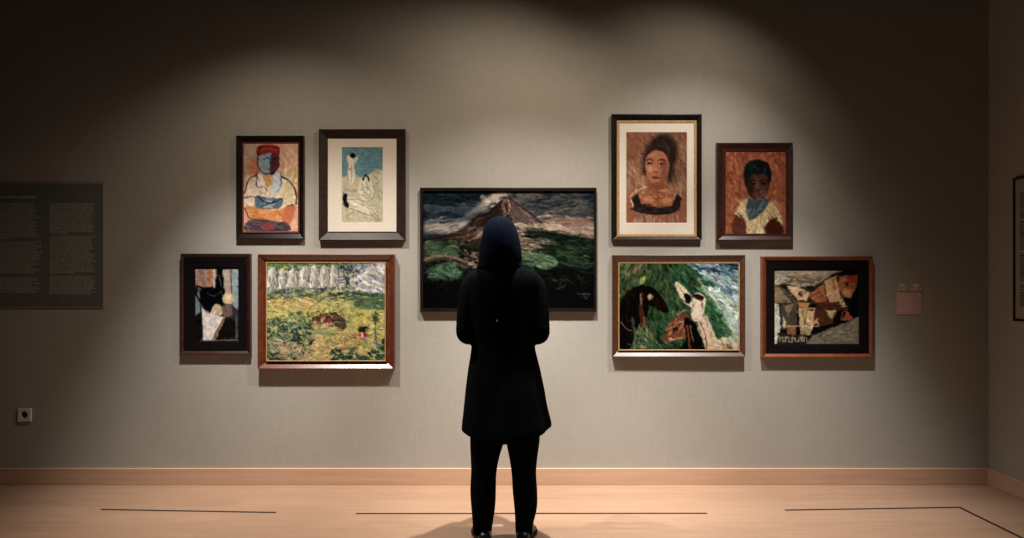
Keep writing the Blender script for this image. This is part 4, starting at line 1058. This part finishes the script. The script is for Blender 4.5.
# --- body: one continuous surface from head to feet with arms, hands and five fingers each
bm = bmesh.new()
hx = lx(500)
head = [(-.030, .030, 1.385, .050, .030), (-.046, .046, 1.402, .040, .056), (-.060, .060, 1.43, .028, .074), (-.068, .068, 1.465, .017, .086), (-.068, .068, 1.50, .010, .095),
        (-.071, .071, 1.53, .006, .097), (-.070, .070, 1.56, .000, .094), (-.058, .058, 1.585, -.004, .078), (-.034, .034, 1.599, -.006, .046), (-.010, .010, 1.603, -.006, .014)]
loft(bm, sring([(hx + a, hx + b, z_, cy, ry) for a, b, z_, cy, ry in head]), 32)
tube(bm, [(hx, .1185, 1.452), (hx, .112, 1.478), (hx, .100, 1.506)], [.0105, .0085, .007], 12)            # nose
for s in (-1, 1): tube(bm, [(hx + s * .003, .112, 1.450), (hx + s * .0115, .104, 1.451)], [.0075, .0065], 10)
tube(bm, [(hx - .022, .096, 1.420), (hx - .008, .107, 1.4225), (hx + .008, .107, 1.4225), (hx + .022, .096, 1.420)], [.003, .005, .005, .003], 10)   # upper lip
tube(bm, [(hx - .018, .097, 1.412), (hx, .106, 1.4105), (hx + .018, .097, 1.412)], [.0035, .0062, .0035], 10)   # lower lip
for s in (-1, 1):
    tube(bm, [(hx + s * .014, .101, 1.523), (hx + s * .032, .096, 1.526), (hx + s * .048, .080, 1.520)], [.005, .006, .005], 10)   # brow
    tube(bm, [(hx + s * .069, .000, 1.475), (hx + s * .075, -.006, 1.495), (hx + s * .074, -.010, 1.515)], [.009, .012, .010], 10)  # ear
    tube(bm, [(hx + s * .014, .090, 1.502), (hx + s * .024, .0945, 1.5095), (hx + s * .036, .0915, 1.510), (hx + s * .047, .079, 1.502)], [.0035, .0042, .0042, .0035], 10)   # upper lid
    tube(bm, [(hx + s * .015, .089, 1.500), (hx + s * .026, .0925, 1.493), (hx + s * .037, .089, 1.493), (hx + s * .046, .079, 1.500)], [.003, .0035, .0035, .003], 10)   # lower lid
tube(bm, [(hx, .004, 1.44), (hx, -.010, 1.37), (0, -.012, 1.31)], [.052, .053, .06], 24)          # neck
torso = [(-.10, .10, 1.345, -.008, .06), (-.155, .155, 1.305, -.006, .080), (-.160, .160, 1.25, 0, .095), (-.148, .148, 1.15, .006, .105), (-.130, .130, 1.04, .004, .092),
         (-.138, .138, .95, 0, .098), (-.158, .158, .85, -.008, .112), (-.155, .155, .78, -.010, .110), (-.10, .10, .72, -.004, .085)]
loft(bm, sring(torso), 36)
LEGX = {-1: (lx(485.5), lx(484), lx(483)), 1: (lx(523), lx(524.5), lx(525))}
for s in (-1, 1):
    hx_, kx, ax = LEGX[s]
    tube(bm, spline([(hx_ * .9, -.006, .80), (hx_, 0, .66), (kx, .008, .46), (kx, -.010, .33), (ax, -.014, .10), (ax, -.012, .05)], 4), list(np.interp(np.linspace(0, 1, 21), [0, .2, .4, .6, .8, 1], [.082, .073, .054, .050, .030, .027])), 24)
    fx = ax + s * .012
    tube(bm, [(ax, -.022, .045), (ax + s * .008, .04, .042), (ax + s * .02, .11, .030), (ax + s * .03, .165, .022)], [(.024, .026), (.027, .026), (.031, .016), (.026, .010)], 20)
    m = lambda p: (p[0] * s, p[1], p[2])
    arm = spline([m(SH), m((.171, -.016, 1.19)), m(EL)], 5)
    tube(bm, arm, list(np.linspace(.036, .029, len(arm))), 20)
    fa = spline([m(EL), m((.140, .068, 1.052)), m(WRI)], 5)
    tube(bm, fa, list(np.interp(np.linspace(0, 1, len(fa)), [0, .3, 1], [.030, .031, .023])), 20)
    # hand: right lies over left, palms down, fingers loosely curled
    dz = .014 if s > 0 else -.016
    W0 = Vector(m(WRI)) + Vector((0, 0, dz * .3))
    d = Vector((-.80 * s, .60, 0)); nrm = Vector((.60 * s, .80, 0))
    base = W0 + d * .012
    palm_end = W0 + d * .088 + Vector((0, 0, dz))
    tube(bm, [base, W0 + d * .045 + Vector((0, 0, dz * .6)), palm_end], [(.026, .017), (.037, .0135), (.040, .0115)], 20)
    for q, (off, ln) in enumerate(((-.031, .068), (-.0105, .078), (.010, .073), (.030, .058))):
        b0 = palm_end + nrm * off * .98 - d * .006
        fan = (d + nrm * off * 2.2).normalized()
        dn = Vector((0, 0, -1))
        p1 = b0 + (fan * .95 + dn * .20).normalized() * ln * .46
        p2 = p1 + (fan * .75 + dn * .62).normalized() * ln * .32
        p3 = p2 + (fan * .45 + dn * .85).normalized() * ln * .24
        tube(bm, [b0, p1, p2, p3], [.0086, .0080, .0073, .0062], 12)
    t0 = W0 + d * .030 - nrm * .028
    t1 = t0 + (d * .6 - nrm * .75 - Vector((0, 0, .25))).normalized() * .034
    t2 = t1 + (d * .9 - nrm * .3 - Vector((0, 0, .2))).normalized() * .028
    tube(bm, [t0, t1, t2], [.0125, .0095, .0080], 12)
KS = PY / 3.5
bmesh.ops.scale(bm, verts=bm.verts, vec=(KS, KS, KS * .995))
body = from_bm('body', bm, M_skin, person, True)
fuse(body, .0036, 4)
for s in (-1, 1):
    bm = bmesh.new(); bmesh.ops.create_uvsphere(bm, u_segments=20, v_segments=14, radius=.0125)
    bmesh.ops.scale(bm, verts=bm.verts, vec=(1.15, 1, .78)); bmesh.ops.translate(bm, verts=bm.verts, vec=(hx + s * .031, .0800, 1.5015)); bmesh.ops.scale(bm, verts=bm.verts, vec=(KS, KS, KS * .995))
    eye = from_bm('eye', bm, M_eye, person, True)
    bm = bmesh.new(); bmesh.ops.create_uvsphere(bm, u_segments=16, v_segments=10, radius=.0058)
    bmesh.ops.scale(bm, verts=bm.verts, vec=(1, .5, 1)); bmesh.ops.translate(bm, verts=bm.verts, vec=(hx + s * .0305, .0905, 1.5015)); bmesh.ops.scale(bm, verts=bm.verts, vec=(KS, KS, KS * .995))
    from_bm('iris', bm, M_iris, eye, True)

# --- tunic with sleeves: fused cloth
def tfold(a, z_):
    k = min(max((1.02 - z_) / .45, 0), 1)
    return k * (.022 * math.sin(7 * a + 1.0) + .014 * math.sin(11 * a + 2.2)) + .006 * math.sin(5 * a + 8 * z_)
bm = bmesh.new()
tun = [P_(490, 516, 262, -.012, .055), P_(481, 525, 267, -.010, .068), P_(471, 536, 272, -.008, .082, 2.2), P_(467, 540, 280, -.006, .098, 2.4), P_(466, 540, 295, .000, .112, 2.4), P_(468, 538, 318, .004, .120, 2.3),
       P_(471, 534.5, 338, .003, .118, 2.2), P_(470.8, 535.2, 350, .002, .118, 2.1), P_(467.5, 540, 370, -.002, .128), P_(465, 544, 390, -.004, .142), P_(463.2, 547, 408, -.006, .156), P_(461.6, 550.2, 423, -.008, .168), P_(461.8, 550.0, 429, -.009, .168),
       P_(467, 545, 427, -.008, .155), P_(470, 540, 410, -.006, .135), P_(480, 525, 402, -.004, .10)]
rows = loft(bm, sring(tun, 4), 72, fold=tfold)
# the hem dips at the back and front and rises to its corners at the sides
for row in rows:
    for v in row:
        if v.co.z < .72:
            k = min(1, (.72 - v.co.z) / .17)
            ca = min(1, abs((v.co.x - CXB) / .23))
            v.co.z -= k * (.050 * (1 - ca ** 2.2) - .012)
for s in (-1, 1):
    m = lambda p: (p[0] * s * KS * .968 + (-.004 if s < 0 else .004), p[1] * KS, p[2] * KS)
    sl = spline([m((.112, -.006, 1.322)), m((.164, -.006, 1.286)), m((.180, -.016, 1.20)), m((.1865, -.026, 1.10)), m((.188, -.030, 1.045)), m((.172, -.002, 1.030))], 5)
    tube(bm, sl, list(np.interp(np.linspace(0, 1, len(sl)), [0, .2, .4, .6, .8, 1], [.044, .047, .048, .048, .047, .046])), 24)
    fo = spline([m((.178, -.012, 1.033)), m((.150, .060, 1.043)), m((.108, .125, 1.062)), m((.088, .150, 1.070))], 5)
    tube(bm, fo, list(np.interp(np.linspace(0, 1, len(fo)), [0, .4, 1], [.049, .047, .036])), 24)
tunic = from_bm('tunic', bm, M_tunic, person, True)
fuse(tunic, .0065, 5)
bm = bmesh.new(); bmesh.ops.create_cone(bm, cap_ends=True, segments=20, radius1=.0062, radius2=.0045, depth=.006)
bmesh.ops.rotate(bm, verts=bm.verts, matrix=Matrix.Rotation(R(90), 3, 'X')); bmesh.ops.translate(bm, verts=bm.verts, vec=(lx(497.7), -.118, lz(320)))
from_bm('button', bm, M_button, tunic)

# --- trousers
bm = bmesh.new()
loft(bm, sring([P_(471, 538, 385, -.004, .105), P_(469.5, 539.5, 410, -.006, .112), P_(469.5, 539.5, 428, -.006, .108), P_(474, 534, 441, -.004, .08)]), 40)
def lfold(a, z_): return .03 * math.sin(3 * a + 14 * z_) + .02 * math.sin(4 * a - 23 * z_)
loft(bm, sring([P_(470, 506, 415, -.004, .104), P_(470.0, 504.0, 438, -.003, .100), P_(470.8, 500.0, 455, 0, .088), P_(471.2, 497.2, 472, .002, .076), P_(470.8, 496.0, 490, -.004, .074), P_(471.4, 494.6, 508, -.010, .070), P_(472.6, 492.0, 528, -.012, .066), P_(473, 491.6, 532, -.012, .064)], 5), 36, fold=lfold)
loft(bm, sring([P_(502, 540, 415, -.004, .104), P_(505.5, 539.2, 438, -.003, .100), P_(509.0, 537.8, 455, 0, .088), P_(511.6, 536.8, 472, .002, .076), P_(513.0, 537.2, 490, -.004, .074), P_(514.2, 536.4, 507, -.010, .070), P_(514.8, 533.2, 522, -.012, .066), P_(515.2, 532.4, 532.5, -.012, .064)], 5), 36, fold=lfold)
tr = from_bm('trousers', bm, M_trouser, person, True)
fuse(tr, .0055, 3)

# --- headscarf: hood over head and neck, lying on shoulders and chest, open at the face
bm = bmesh.new()
sc = [P_(497, 504, 216.6, -.010, .020), P_(490.5, 510, 219.2, -.012, .052), P_(486.8, 513.6, 223.5, -.012, .076), P_(483.6, 517.0, 230, -.013, .092), P_(481.4, 519.4, 239, -.014, .102), P_(480.0, 520.8, 248, -.017, .104), P_(478.8, 521.6, 257, -.018, .102),
      P_(478.2, 522.0, 263, -.012, .100), P_(476.5, 524.0, 267, -.008, .094), P_(479, 522, 272, -.006, .080), P_(482, 519, 280, -.004, .070)]
def sfold(a, z_):
    k = min(max((1.5 - z_) / .2, 0), 1)
    return k * (.012 * math.sin(9 * a + 6 * z_) + .008 * math.sin(14 * a + 1))
rows = loft(bm, sring(sc, 4), 64, fold=sfold)
for row in rows:
    for v in row:
        if 1.395 < v.co.z < 1.60:                        # cut back the front so that the face stands clear
            lim = .058 if v.co.z > 1.41 else .075
            if v.co.y > lim: v.co.y = lim + (v.co.y - lim) * .08
scarf = from_bm('headscarf', bm, M_scarf, person, True)
fuse(scarf, .006, 4)

# --- shoes
for s in (-1, 1):
    ax = LEGX[s][2]
    root_dir = R(-10 * s)
    bm = bmesh.new()
    secs = [(-.098, .018, .030, .040, .062), (-.092, .028, .036, .06, .070), (-.06, .033, .040, .075, .078), (-.02, .035, .041, .075, .08), (.03, .037, .036, .060, .07), (.08, .044, .028, .045, .055), (.12, .044, .022, .036, .044), (.150, .034, .016, .028, .034), (.163, .014, .012, .022, .026)]
    rows = []
    for y, hw_, hz, top, _ in secs:
        row = []
        for i in range(24):
            a = 2 * math.pi * i / 24; c, s_ = math.cos(a), math.sin(a)
            zz = .013 + (top - .013) * (.5 + .5 * s_) if s_ > -.6 else .013
            row.append(bm.verts.new((hw_ * math.copysign(abs(c) ** .75, c), y, zz)))
        rows.append(row)
    for a, b in zip(rows, rows[1:]):
        for i in range(24): bm.faces.new((a[i], a[(i + 1) % 24], b[(i + 1) % 24], b[i]))
    bm.faces.new(rows[0]); bm.faces.new(rows[-1][::-1])
    shoe = from_bm('shoe', bm, M_shoe, person, True)
    shoe.location = (ax, 0, 0); shoe.rotation_euler = (0, 0, root_dir)
    sub = shoe.modifiers.new('soft', 'SUBSURF'); sub.levels = 1; sub.render_levels = 2
    bm = bmesh.new(); rows = []
    for z_ in (0.0, .014):
        L_ = [(-(hw_ + .002), y) for y, hw_, *_ in secs]; Rr_ = [((hw_ + .002), y) for y, hw_, *_ in reversed(secs)]
        rows.append([bm.verts.new((x, y, z_)) for x, y in L_ + Rr_])
    k = len(rows[0])
    for i in range(k): bm.faces.new((rows[0][i], rows[0][(i + 1) % k], rows[1][(i + 1) % k], rows[1][i]))
    bm.faces.new(rows[0][::-1]); bm.faces.new(rows[1])
    from_bm('sole', bm, M_sole, shoe)
